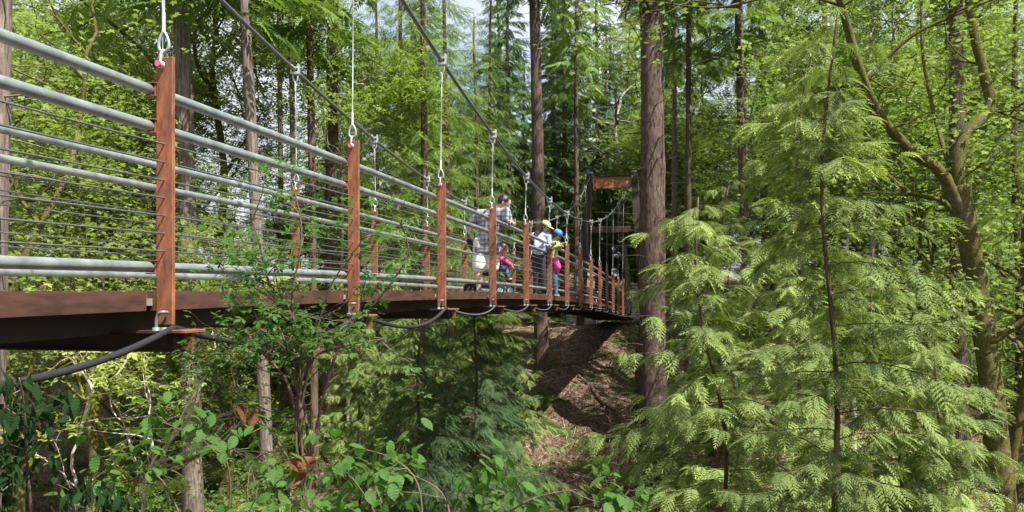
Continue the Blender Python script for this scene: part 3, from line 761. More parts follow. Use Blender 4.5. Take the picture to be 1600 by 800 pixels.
def man():
    base = np.array([(757-CX)/F*13.75, 13.75, float(h0(3.65))])
    r_ = empty('person', tuple(base)); tag(r_, 'tall person in grey plaid shirt and white shorts leaning over the bridge rail', 'person', 'people on the footbridge')
    LF, RF = (-.10, .02, .05), (.13, .10, .05)
    LK, RK = (-.09, .03, .47), (.13, .08, .48); LH, RH = (-.06, .05, .90), (.14, .06, .90)
    pel = (.04, .05, .95); chest = (.13, .03, 1.28); neck = (.24, .0, 1.50); hc = np.array((.335, -.03, 1.575))
    LS, RS = (-.08, .10, 1.40), (.36, -.09, 1.42); LE = (-.235, .16, 1.23); RE = (.41, -.14, 1.235)
    LW, RW = (-.25, .12, 1.075), (.455, -.30, 1.235)
    b = MB()
    for Ft, K, H in ((LF, LK, LH), (RF, RK, RH)):
        chain(b, [H, K, (np.array(K)*.6+np.array(Ft)*.4+[0, -.02, 0]), (Ft[0], Ft[1], .10)], [.09, .06, .062, .038])
        cap(b, (Ft[0], Ft[1]-.02, .05), (Ft[0]+.04, Ft[1]+.14, .04), .036, .03)
    ellipsoid(b, pel, (.17, .12, .14)); cap(b, pel, chest, .13, .16); cap(b, (-.02, .06, 1.34), (.28, -.05, 1.36), .10, .10); chain(b, [chest, neck, hc-[0, 0, .05]], [.12, .058, .055])
    for Sh, E, Wr in ((LS, LE, LW), (RS, RE, RW)): chain(b, [Sh, E, Wr], [.058, .045, .030])
    hand(b, LW, (.25, -.1, -1), (1, .2, 0)); hand(b, RW, (.55, -.6, -.35), (0, -.2, -1), curl=.7)
    Mh = head(b, hc, (.72, -.10, -.62), (.55, .0, .8), 1.08)
    fuse('body', b, M['skin'], r_, .010); face_bits(r_, hc, Mh, 1.08)
    h = MB(); ellipsoid(h, hc-Mh[:, 0]*.030+Mh[:, 2]*.034, (.118, .096, .104), Mh); fuse('hair', h, M['hair'], r_, .012, 2)
    s = MB(); ellipsoid(s, (.06, .05, .90), (.25, .175, .22)); cap(s, (.06, .05, .95), chest, .195, .215); cap(s, (-.045, .07, 1.35), (.32, -.06, 1.37), .13, .135)
    chain(s, [chest, (.215, .0, 1.455)], [.16, .085])
    for Sh, E, in ((LS, LE), (RS, RE)):
        m_ = np.array(Sh)*.25+np.array(E)*.75; chain(s, [Sh, m_], [.095, .085])
    bbox(s, (.06, .05, .77), (.47, .32, .16), bev=.05)
    fuse('shirt', s, M['plaid'], r_, .013, 2)
    t = MB()
    for K, H in ((LK, LH), (RK, RH)):
        K = np.array(K); K[2] = .47; cap(t, H, K+[0, 0, .03], .140, .128)
    ellipsoid(t, (.04, .05, .86), (.20, .15, .14)); fuse('shorts', t, M['white'], r_, .013, 2)
    for Ft in (LF, RF):
        q = MB(); cap(q, (Ft[0], Ft[1]-.03, .045), (Ft[0]+.05, Ft[1]+.16, .035), .048, .042); cap(q, (Ft[0], Ft[1]-.03, .05), (Ft[0], Ft[1]-.01, .10), .045, .045); fuse('shoe', q, M['shoe'], r_, .012, 1)
    g = MB(); f, rr, u = Mh[:, 0], Mh[:, 1], Mh[:, 2]
    for q in (-1, 1):
        torus(g, hc+f*.112+rr*q*.034+u*.010, .021, .003, np.stack([rr, f, u], 1), n=16, ns=4)
        tube(g, [hc+f*.112+rr*q*.056+u*.014, hc+rr*q*.090+u*.012], .003, 4)
    link('glasses', g.mesh('glasses', M['galv_bright'], True), r_)
man()
def woman():
    Y = 17.25; base = np.array([(841-CX)/F*Y, Y, float(h0(5))])
    r_ = empty('person', tuple(base)); tag(r_, 'person in yellow cap, pale blue top and black trousers leaning on the rail', 'person', 'people on the footbridge')
    LF, RF = (-.05, .05, .04), (.12, .0, .04); LK, RK = (-.03, .02, .44), (.11, -.03, .44); LH, RH = (-.06, .03, .86), (.10, .0, .86)
    hc = np.array((.155, -.06, 1.50)); chest = (.06, -.02, 1.18); LS, RS = (-.09, .05, 1.31), (.20, -.06, 1.30)
    LE, RE = (-.03, -.17, 1.06), (.26, -.10, 1.08); LW, RW = (.16, -.24, 1.10), (.36, -.22, 1.17)
    b = MB()
    for Ft, K, H in ((LF, LK, LH), (RF, RK, RH)):
        chain(b, [H, K, (Ft[0], Ft[1], .09)], [.08, .052, .036]); cap(b, (Ft[0], Ft[1], .04), (Ft[0]+.06, Ft[1]+.10, .035), .032, .027)
    ellipsoid(b, (.02, .02, .92), (.15, .11, .13)); cap(b, (.02, .02, .95), chest, .11, .12); chain(b, [chest, (.11, -.03, 1.37), hc-[0, 0, .05]], [.10, .048, .046])
    cap(b, LS, RS, .06, .06)
    for Sh, E, Wr in ((LS, LE, LW), (RS, RE, RW)): chain(b, [Sh, E, Wr], [.048, .038, .025])
    hand(b, LW, (.7, -.3, .0), (0, 0, -1), .9); hand(b, RW, (.7, -.4, -.1), (0, 0, -1), .9)
    Mh = head(b, hc, (.72, -.42, -.45), (.3, -.1, .9), 1.0); fuse('body', b, M['skin2'], r_, .010); face_bits(r_, hc, Mh)
    f, rr, u = Mh[:, 0], Mh[:, 1], Mh[:, 2]
    h = MB(); ellipsoid(h, hc-f*.025+u*.02, (.105, .090, .095), Mh); chain(h, [hc-f*.06, hc-f*.10+np.array([-.06, 0, -.13]), (-.12, -.06, 1.22), (-.14, -.08, 1.12)], [.085, .075, .055, .02]); fuse('hair', h, M['hair'], r_, .012, 2)
    c = MB(); ellipsoid(c, hc+u*.065-f*.01, (.112, .095, .066), Mh); fuse('cap', c, M['yellow'], r_, .010, 1)
    br = MB(); ellipsoid(br, hc+f*.115+u*.045, (.085, .078, .010), Mh); link('cap_brim', br.mesh('cap_brim', M['yellow'], True), r_)
    s = MB(); cap(s, (.02, .02, .97), chest, .155, .15); cap(s, LS, RS, .085, .085); chain(s, [chest, (.10, -.03, 1.35)], [.12, .07])
    for Sh, E, Wr in ((LS, LE, LW), (RS, RE, RW)): chain(s, [Sh, E, np.array(Wr)*.75+np.array(E)*.25], [.068, .058, .045])
    fuse('shirt', s, M['shirtblue'], r_, .011, 2)
    v = MB(); chain(v, [(-.13, .02, 1.33), (-.10, -.10, 1.20), (-.02, -.17, 1.02)], [.035, .03, .025]); fuse('bag_strap', v, M['navy'], r_, .011, 1)
    t = MB()
    for Ft, K, H in ((LF, LK, LH), (RF, RK, RH)): chain(t, [H, K, (Ft[0], Ft[1], .10)], [.105, .078, .06])
    ellipsoid(t, (.02, .02, .90), (.165, .135, .13)); fuse('trousers', t, M['black'], r_, .012, 2)
    for Ft in (LF, RF):
        q = MB(); cap(q, (Ft[0], Ft[1]-.02, .042), (Ft[0]+.08, Ft[1]+.12, .032), .042, .034); fuse('shoe', q, M['shoe'], r_, .011, 1)
woman()
def girl():
    Y = 18.1; base = np.array([(860-CX)/F*Y, Y, float(h0(5.35))])
    r_ = empty('person', tuple(base)); tag(r_, 'person in blue hat and green top with pink jacket around the waist', 'person', 'people on the footbridge')
    LF, RF = (-.09, .05, .04), (.11, .0, .04); LK, RK = (-.07, .0, .42), (.09, -.04, .42); LH, RH = (-.07, .03, .80), (.08, .0, .80)
    hc = np.array((.145, -.05, 1.40)); chest = (.02, -.02, 1.10); LS, RS = (-.09, .03, 1.24), (.14, -.06, 1.23)
    LE, RE = (.02, -.18, 1.08), (.20, -.14, 1.10); LW, RW = (.17, -.26, 1.15), (.27, -.24, 1.20)
    b = MB()
    for Ft, K, H in ((LF, LK, LH), (RF, RK, RH)):
        chain(b, [H, K, (Ft[0], Ft[1], .09)], [.075, .05, .034]); cap(b, (Ft[0], Ft[1], .04), (Ft[0]+.06, Ft[1]+.10, .035), .03, .026)
    ellipsoid(b, (0, .02, .86), (.135, .105, .12)); cap(b, (0, .02, .9), chest, .10, .11); chain(b, [chest, (.08, -.03, 1.28), hc-[0, 0, .05]], [.09, .045, .043]); cap(b, LS, RS, .055, .055)
    for Sh, E, Wr in ((LS, LE, LW), (RS, RE, RW)): chain(b, [Sh, E, Wr], [.044, .036, .024])
    hand(b, LW, (.7, -.3, .0), (0, 0, -1), .88); hand(b, RW, (.5, -.5, .2), (0, 0, -1), .88)
    Mh = head(b, hc, (.75, -.35, -.5), (.35, -.1, .9), .96); fuse('body', b, M['skin2'], r_, .010); face_bits(r_, hc, Mh, .96)
    f, rr, u = Mh[:, 0], Mh[:, 1], Mh[:, 2]
    h = MB(); ellipsoid(h, hc-f*.025+u*.012, (.10, .086, .09), Mh); cap(h, hc-f*.06, hc-f*.07-u*.10, .07, .05); fuse('hair', h, M['hair'], r_, .012, 2)
    c = MB(); ellipsoid(c, hc+u*.07, (.105, .092, .072), Mh); fuse('hat', c, M['blue'], r_, .010, 1)
    br = MB(); ellipsoid(br, hc+f*.02+u*.045, (.155, .13, .010), Mh, 24, 8); link('hat_brim', br.mesh('hat_brim', M['navy'], True), r_)
    s = MB(); cap(s, (0, .02, .92), chest, .135, .13); cap(s, LS, RS, .078, .078); chain(s, [chest, (.07, -.03, 1.27)], [.1, .062])
    for Sh, E, Wr in ((LS, LE, LW), (RS, RE, RW)): chain(s, [Sh, E, np.array(Wr)*.8+np.array(E)*.2], [.06, .052, .04])
    fuse('shirt', s, M['green'], r_, .011, 2)
    j = MB(); torus(j, (0, .01, .86), .13, .045, np.stack([[1, 0, 0], [0, 0, 1], [0, 1, 0]], 1), n=20, ns=8)
    chain(j, [(.10, -.10, .84), (.17, -.10, .68), (.16, -.08, .56)], [.075, .07, .03]); chain(j, [(-.10, -.08, .84), (-.12, -.10, .70), (-.08, -.10, .55)], [.085, .08, .03]); fuse('jacket', j, M['pink'], r_, .012, 2)
    t = MB()
    for Ft, K, H in ((LF, LK, LH), (RF, RK, RH)): chain(t, [H, K, (Ft[0], Ft[1], .09)], [.095, .072, .058])
    ellipsoid(t, (0, .02, .84), (.15, .125, .12)); fuse('jeans', t, M['jeans'], r_, .012, 2)
    for Ft in (LF, RF):
        q = MB(); cap(q, (Ft[0], Ft[1]-.02, .042), (Ft[0]+.08, Ft[1]+.12, .032), .04, .033); fuse('shoe', q, M['shoe'], r_, .011, 1)
girl()
def stroller():
    Y = 14.3; zb = float(h0(3.85)); base = np.array([(766-CX)/F*Y, Y, zb])
    r_ = empty('stroller', tuple(base)); tag(r_, 'black pushchair with light blue wheel hubs beside the person in white shorts', 'stroller')
    X0, X1 = -.36, .36
    for x, rad, hub in ((X0, .11, 'black'), (.18, .085, 'ltblue'), (X1, .085, 'ltblue')):
        for y in ((-.22, .22) if x < .3 or True else (0,)):
            if x == .18 and y > 0: continue
            q = MB(); torus(q, (x, y, rad), rad-.018, .018, n=20, ns=8); wo = link('wheel', q.mesh('wheel', M['tyre'], True), r_)
            q = MB(); torus(q, (x, y, rad), rad-.042, .010, n=20, ns=6)
            for a in range(5): tube(q, [(x, y, rad), (x+(rad-.04)*math.cos(a*1.257), y, rad+(rad-.04)*math.sin(a*1.257))], .007, 6)
            tube(q, [(x, y-.02, rad), (x, y+.02, rad)], .02, 8); h_ = link('hub', q.mesh('hub', M[hub], True), wo)
    fr = MB()
    for y in (-.2, .2):
        tube(fr, smooth_path([(X0-.04, y, 1.06), (X0+.02, y, .98), (-.05, y, .55), (X1, y, .10)], 14), .013, 8)
        tube(fr, [(X0, y, .11), (-.05, y, .55)], .012, 8); tube(fr, smooth_path([(.02, y, .48), (.2, y, .52), (.3, y, .50)], 6), .012, 8)
    tube(fr, [(X0-.04, -.2, 1.06), (X0-.04, .2, 1.06)], .016, 8); tube(fr, [(.3, -.2, .5), (.3, .2, .5)], .013, 8); tube(fr, [(X0, -.2, .11), (X0, .2, .11)], .009, 8)
    link('frame', fr.mesh('frame', M['black'], True), r_)
    st = MB(); Ms = np.array([[math.cos(.5), 0, math.sin(.5)], [0, 1, 0], [-math.sin(.5), 0, math.cos(.5)]])
    bbox(st, (-.24, 0, .72), (.10, .38, .62), Ms.T @ np.eye(3), bev=.015); bbox(st, (.0, 0, .37), (.36, .36, .06), bev=.02); bbox(st, (.22, 0, .22), (.05, .30, .26), bev=.015)
    link('seat', st.mesh('seat', M['black']), r_)
    bk = MB(); bbox(bk, (-.12, 0, .2), (.34, .34, .14), bev=.03); link('basket', bk.mesh('basket', M['navy']), r_)
    # child sitting in it
    c_ = empty('person', tuple(base+np.array([0.08, 0, .40]))); tag(c_, 'small child in pink sleeves sitting in the pushchair', 'person', 'people on the footbridge')
    b = MB(); hc = np.array((.16, 0, .43))
    ellipsoid(b, (0, 0, .10), (.10, .11, .10)); cap(b, (0, 0, .12), (.06, 0, .28), .09, .08); chain(b, [(.06, 0, .28), (.1, 0, .34), hc-[0, 0, .04]], [.07, .04, .04])
    for q in (-1, 1):
        chain(b, [(0, q*.07, .07), (.18, q*.09, .09), (.24, q*.09, -.10)], [.058, .045, .032]); cap(b, (.24, q*.09, -.11), (.30, q*.09, -.12), .026, .022)
        chain(b, [(.06, q*.10, .27), (.20, q*.12, .20), (.30, q*.10, .13)], [.036, .03, .022]); hand(b, (.30, q*.10, .13), (.6, 0, -.5), (0, 0, -1), .6)
    Mh = head(b, hc, (.9, -.2, -.35), (0, 0, 1), .82); fuse('body', b, M['skin2'], c_, .009); face_bits(c_, hc, Mh, .82)
    h = MB(); ellipsoid(h, hc-Mh[:, 0]*.02+Mh[:, 2]*.025, (.088, .074, .078), Mh); cap(h, hc-Mh[:, 0]*.06+Mh[:, 2]*.03, hc-Mh[:, 0]*.11+[0, 0, .05], .03, .02); fuse('hair', h, M['hair'], c_, .01, 2)
    s = MB(); cap(s, (0, 0, .13), (.06, 0, .27), .11, .10)
    for q in (-1, 1): chain(s, [(.06, q*.10, .27), (.20, q*.12, .20), (.28, q*.105, .145)], [.052, .046, .036])
    fuse('shirt', s, M['pink'], c_, .010, 2)
    t = MB()
    for q in (-1, 1): chain(t, [(0, q*.06, .08), (.18, q*.09, .09), (.24, q*.09, -.07)], [.075, .06, .045])
    fuse('jeans', t, M['jeans'], c_, .010, 2)
stroller()
# ------------------------------------------------------------------ vegetation prototypes (mesh pairs, linked per tree)
PROTO['young_cedar_a'] = conifer(8.6, .042, .6, 58, 2.8, 46, FR_HI, .36, M['cedar'], M['bark_brown'], short=80, style='spray', wob=.2, lean=(.004, 0), stubs=26, ns=8)
PROTO['young_cedar_b'] = conifer(6.0, .035, .4, 52, 2.4, 42, FR_HI, .34, M['cedar'], M['bark_brown'], short=60, style='spray', wob=.2, lean=(-.01, .01), stubs=14, ns=8)
PROTO['mid_cedar'] = conifer(19, .17, 1.4, 150, 3.2, 24, FR_MID, .58, M['cedar_mid'], M['bark_brown'], stubs=30)
PROTO['mid_cedar_b'] = conifer(15, .14, .8, 120, 2.8, 24, FR_MID, .55, M['cedar_mid'], M['bark_brown'], stubs=30)
PROTO['small_hemlock'] = conifer(6.5, .06, .2, 150, 2.5, 34, FR_MID, .42, M['fir_dark'], M['bark_brown'], stubs=20, style='cedar')
PROTO['far_fir'] = conifer(27, .24, 5.0, 120, 3.4, 18, FR_LO, .85, M['fir_dark'], M['bark_brown'], style='fir', stubs=60)
PROTO['far_fir_b'] = conifer(23, .20, 2.2, 120, 3.0, 18, FR_LO, .80, M['fir_dark'], M['bark_brown'], style='fir', stubs=40)
PROTO['far_cedar'] = conifer(21, .2, 1.5, 140, 3.3, 18, FR_LO, .85, M['cedar_mid'], M['bark_brown'], stubs=30)
PROTO['tall_trunk'] = conifer(26, .24, 13, 70, 3.2, 12, FR_LO, 1.0, M['cedar_mid'], M['bark_grey'], style='fir', stubs=110, taper=.5, wob=.10, flare=.2)
PROTO['tall_trunk_b'] = conifer(28, .24, 16, 60, 3.2, 12, FR_LO, 1.0, M['fir_dark'], M['bark_red'], style='fir', stubs=70, taper=.42, wob=.06, ns=16, flare=.15)
PROTO['maple_a'] = broadleaf(15, .15, 3, 4, 3.0, 15, TUFT, .13, M['leaf_maple'], M['bark_halfmoss'], extra=9)
PROTO['maple_b'] = broadleaf(18, .17, 4, 4, 3.2, 15, TUFT, .135, M['leaf_maple'], M['bark_halfmoss'], extra=10, lean=(.04, 0), wob=.6)
PROTO['maple_c'] = broadleaf(11, .11, 1.5, 4, 2.4, 13, TUFT, .15, M['leaf_mid'], M['bark_moss'], extra=8, lean=(-.06, 0), wob=.5)
PROTO['near_maple'] = broadleaf(12, .13, 3, 4, 2.7, 12, PALM5, .09, M['leaf_maple'], M['bark_moss'], extra=9, lean=(.05, 0), wob=.5)
PROTO['alder'] = broadleaf(17, .11, 9, 3, 2.4, 22, TUFT, .15, M['leaf_maple'], M['bark_pale'], extra=7, wob=.5)

def bush(H, n, tpl, ls, leafm, barkm, stems=8, per=26, spread=.9, droop=0):
    tb = MB(); cb = MB(); pos = []
    for k in range(stems):
        a = rng.random()*6.28; e = np.array([math.cos(a)*spread*rng.uniform(.3, 1), math.sin(a)*spread*rng.uniform(.3, 1), H*rng.uniform(.55, 1)])
        P = smooth_path([np.zeros(3)-[0, 0, .2], e*np.array([.3, .3, .55])+rng.normal(0, .06, 3), e], 8); tube(tb, P, np.linspace(.014, .004, 8), 4, caps=False)
        for q in range(4):
            u = rng.uniform(.4, 1); p = P[int(u*7)]; e2 = p+np.array([rng.normal(0, .35), rng.normal(0, .35), rng.uniform(0, .3)])*H*.5
            tube(tb, [p, (p+e2)/2+[0, 0, .04], e2], [.006, .005, .002], 4, caps=False)
            for t in rng.random(per): pos.append(p*(1-t)+e2*t+rng.normal(0, .07*H**.5, 3))
    pos = np.array(pos); k = len(pos)
    scatter(cb, tpl, pos, rotmats(rng.random(k)*6.28, rng.normal(.25, .3, k), rng.normal(0, .35, k)), rng.uniform(.6, 1.2, k)*ls)
    return tb.mesh('stem_mesh', barkm, True), cb.mesh('leaf_mesh', leafm)
PROTO['bush_a'] = bush(1.6, 0, LEAF, .13, M['leaf_mid'], M['twig'], stems=12, per=20)
PROTO['bush_b'] = bush(1.1, 0, PALM3, .10, M['leaf_maple'], M['twig'], stems=12, per=16)
PROTO['bush_c'] = bush(2.4, 0, TUFT, .11, M['leaf_mid'], M['twig'], stems=14, per=18, spread=1.2)
def fern(n=16, L=.8):
    cb = MB(); tb = MB(); k = n
    v, f = frond(13, 0, wid=.17, ang=75)[:2]; v = v.copy(); v[:, 2] = v[:, 2]*1.5+.55*v[:, 0]*(1-v[:, 0]*.75)
    scatter(cb, (v, f), np.zeros((k, 3)), rotmats(np.arange(k)*6.28/k+rng.normal(0, .2, k), rng.normal(-.45, .2, k), rng.normal(0, .2, k)), rng.uniform(.7, 1.15, k)*L)
    tube(tb, [(0, 0, -.15), (0, 0, .06)], [.05, .04], 6); return tb.mesh('rootstock_mesh', M['twig'], True), cb.mesh('frond_mesh', M['leaf_mid'])
PROTO['fern'] = fern()

def gz(x, y): return float(ground_z(x, y))
def put(kind, px, Y, s, name, label, cat, group=None, rz=None, sz=None, **kw):
    x = (px-CX)/F*Y
    return inst(kind, (x, Y, gz(x, Y)-.05), rng.random()*6.28 if rz is None else rz, s, name, label, cat, group, sz, **kw)

# --- foreground and middle cedars, each with its own place
put('young_cedar_a', 1258, 10.2, .92, 'cedar_tree', 'tallest young cedar on the right, straight thin trunk between drooping bright sprays', 'cedar')
put('young_cedar_b', 1385, 7.6, .74, 'cedar_tree', 'young cedar with feathery sprays just left of the mossy forked maple', 'cedar')
put('young_cedar_b', 1112, 8.4, .90, 'cedar_tree', 'young cedar whose long low sprays reach left across the big bare trunk', 'cedar')
put('young_cedar_a', 1300, 6.2, .66, 'cedar_tree', 'low cedar with bright sprays filling the bottom right foreground', 'cedar')
put('young_cedar_b', 1475, 6.8, .55, 'cedar_tree', 'young cedar in the bottom right corner in front of the mossy maple foot', 'cedar')
put('young_cedar_a', 1130, 15.5, .95, 'cedar_tree', 'shaded cedar behind the bright foreground sprays right of the big bare trunk', 'cedar')
put('mid_cedar', 660, 25, 1.0, 'cedar_tree', 'tall light green cedar behind the bridge left of the people', 'cedar')
put('mid_cedar_b', 745, 31, 1.0, 'cedar_tree', 'sunlit cedar directly behind the person in the plaid shirt', 'cedar')
put('mid_cedar', 590, 30, .85, 'cedar_tree', 'cedar behind the second near bridge post', 'cedar')
put('mid_cedar_b', 700, 29, 1.15, 'cedar_tree', 'full cedar between the two taller cedars behind the bridge', 'cedar')
put('mid_cedar', 765, 38, .9, 'cedar_tree', 'cedar just left of the reddish trunk behind the bridge', 'cedar')
put('mid_cedar', 625, 38, 1.1, 'cedar_tree', 'cedar standing farther back left of the tall light green cedar', 'cedar')
put('far_fir_b', 795, 47, .95, 'fir_tree', 'dark fir between the middle cedars and the reddish bare trunk', 'fir')
put('far_fir_b', 880, 50, .9, 'fir_tree', 'dark fir filling the gap left of the bridge tower', 'fir')
put('far_fir_b', 945, 58, .9, 'fir_tree', 'dark fir seen through the bridge tower frame', 'fir')
put('far_fir_b', 1040, 48, .8, 'fir_tree', 'dark fir right behind the thickest trunk', 'fir')
put('small_hemlock', 745, 16.5, .86, 'hemlock_tree', 'dark bushy hemlock below the bridge deck under the people', 'hemlock')
put('small_hemlock', 660, 15.0, .80, 'hemlock_tree', 'dark hemlock with thin trunk below the bridge, left one of the dark pair', 'hemlock')
put('young_cedar_b', 805, 20, .85, 'cedar_tree', 'light green cedar below the bridge beside the brown slope', 'cedar')
put('young_cedar_b', 560, 17, .95, 'cedar_tree', 'pale drooping cedar below the bridge between the posts', 'cedar')
put('mid_cedar_b', 1590, 19, 1.0, 'cedar_tree', 'dense cedar at the right edge behind the mossy maple', 'cedar')
put('mid_cedar', 1480, 30, .95, 'cedar_tree', 'dense green cedar behind the mossy maple fork', 'cedar')

# --- tall trunks with their own look
def tall(kind, px0, px1, pyb, Y, dia, label, bark, name='tall_tree', crown=True, cat='tree', dz=1.0):
    """trunk whose centre is at px0 at the top of the photo and px1 at its foot"""
    x1 = (px1-CX)/F*Y; z = gz(x1, Y)-.1
    s = 1.0; r_ = inst(kind, (x1, Y, z), rng.random()*6.28, 1.0, name, label, cat, None, bark=bark, crown=crown)
    base_r = {'tall_trunk': .24, 'tall_trunk_b': .24, 'alder': .11, 'maple_b': .17, 'maple_a': .15}[kind]
    k = dia/2/base_r; kk = k if kind in ('alder',) else k
    r_.scale = (k, k, dz)
    if crown: bpy.data.objects[r_['_c']].scale = (.8/k, .8/k, 1)
    H_ = 466/F*Y-z; lean = math.atan(((px0-px1)/F*Y)/H_); r_.rotation_euler = (0, 0, 0)
    r_.rotation_euler = (0, lean, 0)
    return r_
BG, BB, BR_, BM_, BH, BP = (M[k] for k in ('bark_grey', 'bark_brown', 'bark_red', 'bark_moss', 'bark_halfmoss', 'bark_pale'))
tall('tall_trunk', -14, -40, 0, 9.5, .50, 'thick grey trunk cut by the left edge of the view', BG, crown=False)
tall('tall_trunk', 286, 303, 780, 20, .50, 'straight grey trunk rising behind the nearest bridge post', BG)
tall('maple_b', 338, 345, 700, 25, .40, 'dark mossy trunk right of the grey trunk behind the nearest post', BM_)
tall('tall_trunk', 384, 424, 690, 19.5, .32, 'slim grey trunk leaning slightly left behind the leafy shrub', BG)
tall('tall_trunk', 485, 492, 600, 24, .26, 'slim bare brown trunk left of the second near post', BB)
tall('tall_trunk_b', 521, 515, 600, 27, .46, 'broad brown trunk just left of the second near post', BB)
tall('tall_trunk', 455, 462, 600, 33, .26, 'slim shaded trunk between the leafy shrub top and the slim brown trunk', BB)
tall('alder', 238, 232, 600, 28, .22, 'slender pale trunk just left of the nearest bridge post', BP)
tall('tall_trunk', 170, 176, 600, 34, .30, 'straight brown trunk midway between the left edge and the nearest post', BB)
tall('alder', 541, 541, 600, 25.5, .13, 'very thin pale trunk right of the broad brown trunk', BP)
tall('tall_trunk_b', 836, 846, 560, 34.8, .58, 'reddish straight bare trunk behind the person in yellow cap', BR_)
tall('tall_trunk_b', 1020, 1019, 640, 29.0, 1.02, 'thickest furrowed bare trunk right of the bridge tower', BR_)
tall('tall_trunk', 1002, 999, 640, 30.5, .34, 'broken dark snag hugging the left foot of the thickest trunk', BB, name='snag', crown=False, dz=.17)
tall('tall_trunk', 1078, 1074, 560, 33, .30, 'thin dark trunk just right of the thickest trunk', BB)
tall('tall_trunk', 1056, 1052, 560, 40, .30, 'pale thin trunk between the thickest trunk and its thin right neighbour', BG)
tall('alder', 976, 977, 440, 52, .45, 'pale bare trunk seen under the beam of the bridge tower', BP, crown=False)
tall('tall_trunk', 1156, 1172, 600, 31, .44, 'brown trunk left of the tallest young cedar', BB)
tall('tall_trunk', 1192, 1198, 600, 36, .42, 'dark trunk behind the top of the tallest young cedar', BB)
tall('alder', 1372, 1366, 700, 21, .24, 'pale lichen grey trunk crossing behind the mossy maple limb', BP)
tall('alder', 1325, 1330, 700, 28, .26, 'thin grey trunk left of the lichen grey trunk', BP)
tall('tall_trunk', 1497, 1500, 700, 16.5, .36, 'dark red brown trunk behind the fork of the mossy maple', BR_)
tall('tall_trunk', 1290, 1292, 700, 35, .30, 'thin brown trunk behind the tallest young cedar to its right', BB)
tall('tall_trunk', 1235, 1240, 700, 42, .34, 'distant dark trunk between two young cedar tops', BB)
tall('tall_trunk', 902, 900, 500, 47, .34, 'dark narrow trunk standing left of the bridge tower', BB)
tall('tall_trunk', 437, 440, 500, 38, .28, 'distant thin trunk between the slim grey and slim brown trunks', BB)
tall('maple_a', 120, 150, 600, 20, .30, 'mossy maple with twisting limbs behind the left railing', BM_)
tall('maple_b', 215, 215, 600, 30, .30, 'leafy maple between the left edge and the nearest post', BH)

# nearer maples behind the bridge on the left
put('near_maple', 20, 15, 1.0, 'maple_tree', 'closest bright leafed maple hanging over the left rails', 'maple', rz=.3)
put('near_maple', 190, 23, .85, 'maple_tree', 'bright leafed maple right behind the nearest bridge post', 'maple', rz=2.6)
put('maple_c', 440, 30, .75, 'maple_tree', 'small mossy maple behind the leafy shrub', 'maple', rz=1.2)
put('maple_c', 1440, 21, 1.0, 'maple_tree', 'small maple with green leaves between the cedar sprays and mossy fork', 'maple', rz=4.2)
put('near_maple', 1600, 13.0, .9, 'maple_tree', 'broad leafed maple at the right edge beside the mossy fork', 'maple', rz=4.0)

# mossy forked maple at the right, traced limb by limb in its own depth
def mossy_maple():
    Y = 12.0; base = at(1566, 800, Y); base[2] = gz(base[0], Y)
    r_ = empty('mossy_maple', tuple(base)); tag(r_, 'moss covered maple with forked limbs near the right edge', 'maple')
    def pth(pts, n=14): return smooth_path([at(px, py, Y+dy)-base for px, py, dy in pts], n)
    mb = MB()
    tube(mb, pth([(1580, 1010, 0), (1568, 800, 0), (1552, 640, 0), (1532, 480, .1), (1512, 360, 0), (1500, 290, 0)], 22), np.linspace(.185, .135, 22), 12, rough=.06)
    link('trunk', mb.mesh('trunk', M['bark_moss'], True), r_)
    limbs = [([(1505, 340, 0), (1470, 268, -.2), (1435, 245, -.3), (1385, 195, -.5), (1350, 130, -.8), (1325, 45, -1.), (1300, -60, -1.3), (1290, -200, -1.6)], .105, .05),
             ([(1500, 310, 0), (1496, 250, 0), (1512, 205, .1), (1547, 168, .2), (1536, 110, .2), (1518, 30, .2), (1514, -80, .1), (1530, -220, .3)], .12, .06),
             ([(1520, 400, 0), (1480, 320, .3), (1420, 300, .5), (1370, 255, .8)], .06, .02),
             ([(1540, 540, 0), (1600, 500, -.2), (1660, 440, -.5)], .07, .03),
             ([(1550, 170, .2), (1600, 190, 0), (1660, 215, -.4)], .025, .012),
             ([(1496, 300, 0), (1460, 180, .6), (1440, 60, .9), (1445, -80, 1.)], .045, .02),
             ([(1350, 130, -.8), (1420, 60, -1.), (1500, 20, -1.2), (1600, -20, -1.5)], .035, .014),
             ([(1320, 10, -1.), (1230, -10, -1.), (1120, 12, -1.1), (1010, 2, -1.2), (940, 8, -1.3)], .03, .008)]
    tips = []
    for pts, r0, r1 in limbs:
        P = pth(pts, 18); mb = MB(); tube(mb, P, np.linspace(r0, r1, 18)*.85, 10, rough=.07)
        out = []; tp = []
        for q in range(6):
            i = rng.integers(5, 18); d = rng.normal(0, 1, 3); d[2] = abs(d[2])*.3; d /= np.linalg.norm(d)
            grow(P[i], d, rng.uniform(.6, 1.2), .016, 1, 3, out, tp, .7, .05)
        for Q, rad in out: tube(mb, Q, rad, 5, caps=False)
        tips += tp
        link('limb', mb.mesh('limb', M['bark_moss'], True), r_)
    T = np.array([q[rng.integers(1, len(q))] for q in tips for _ in range(5)]); k = len(T); T += rng.normal(0, .12, T.shape)
    cb = MB(); scatter(cb, PALM5, T, rotmats(rng.random(k)*6.28, rng.normal(.2, .3, k), rng.normal(0, .3, k)), rng.uniform(.5, 1, k)*.10)
    link('leaves', cb.mesh('leaves', M['leaf_maple']), r_)
mossy_maple()

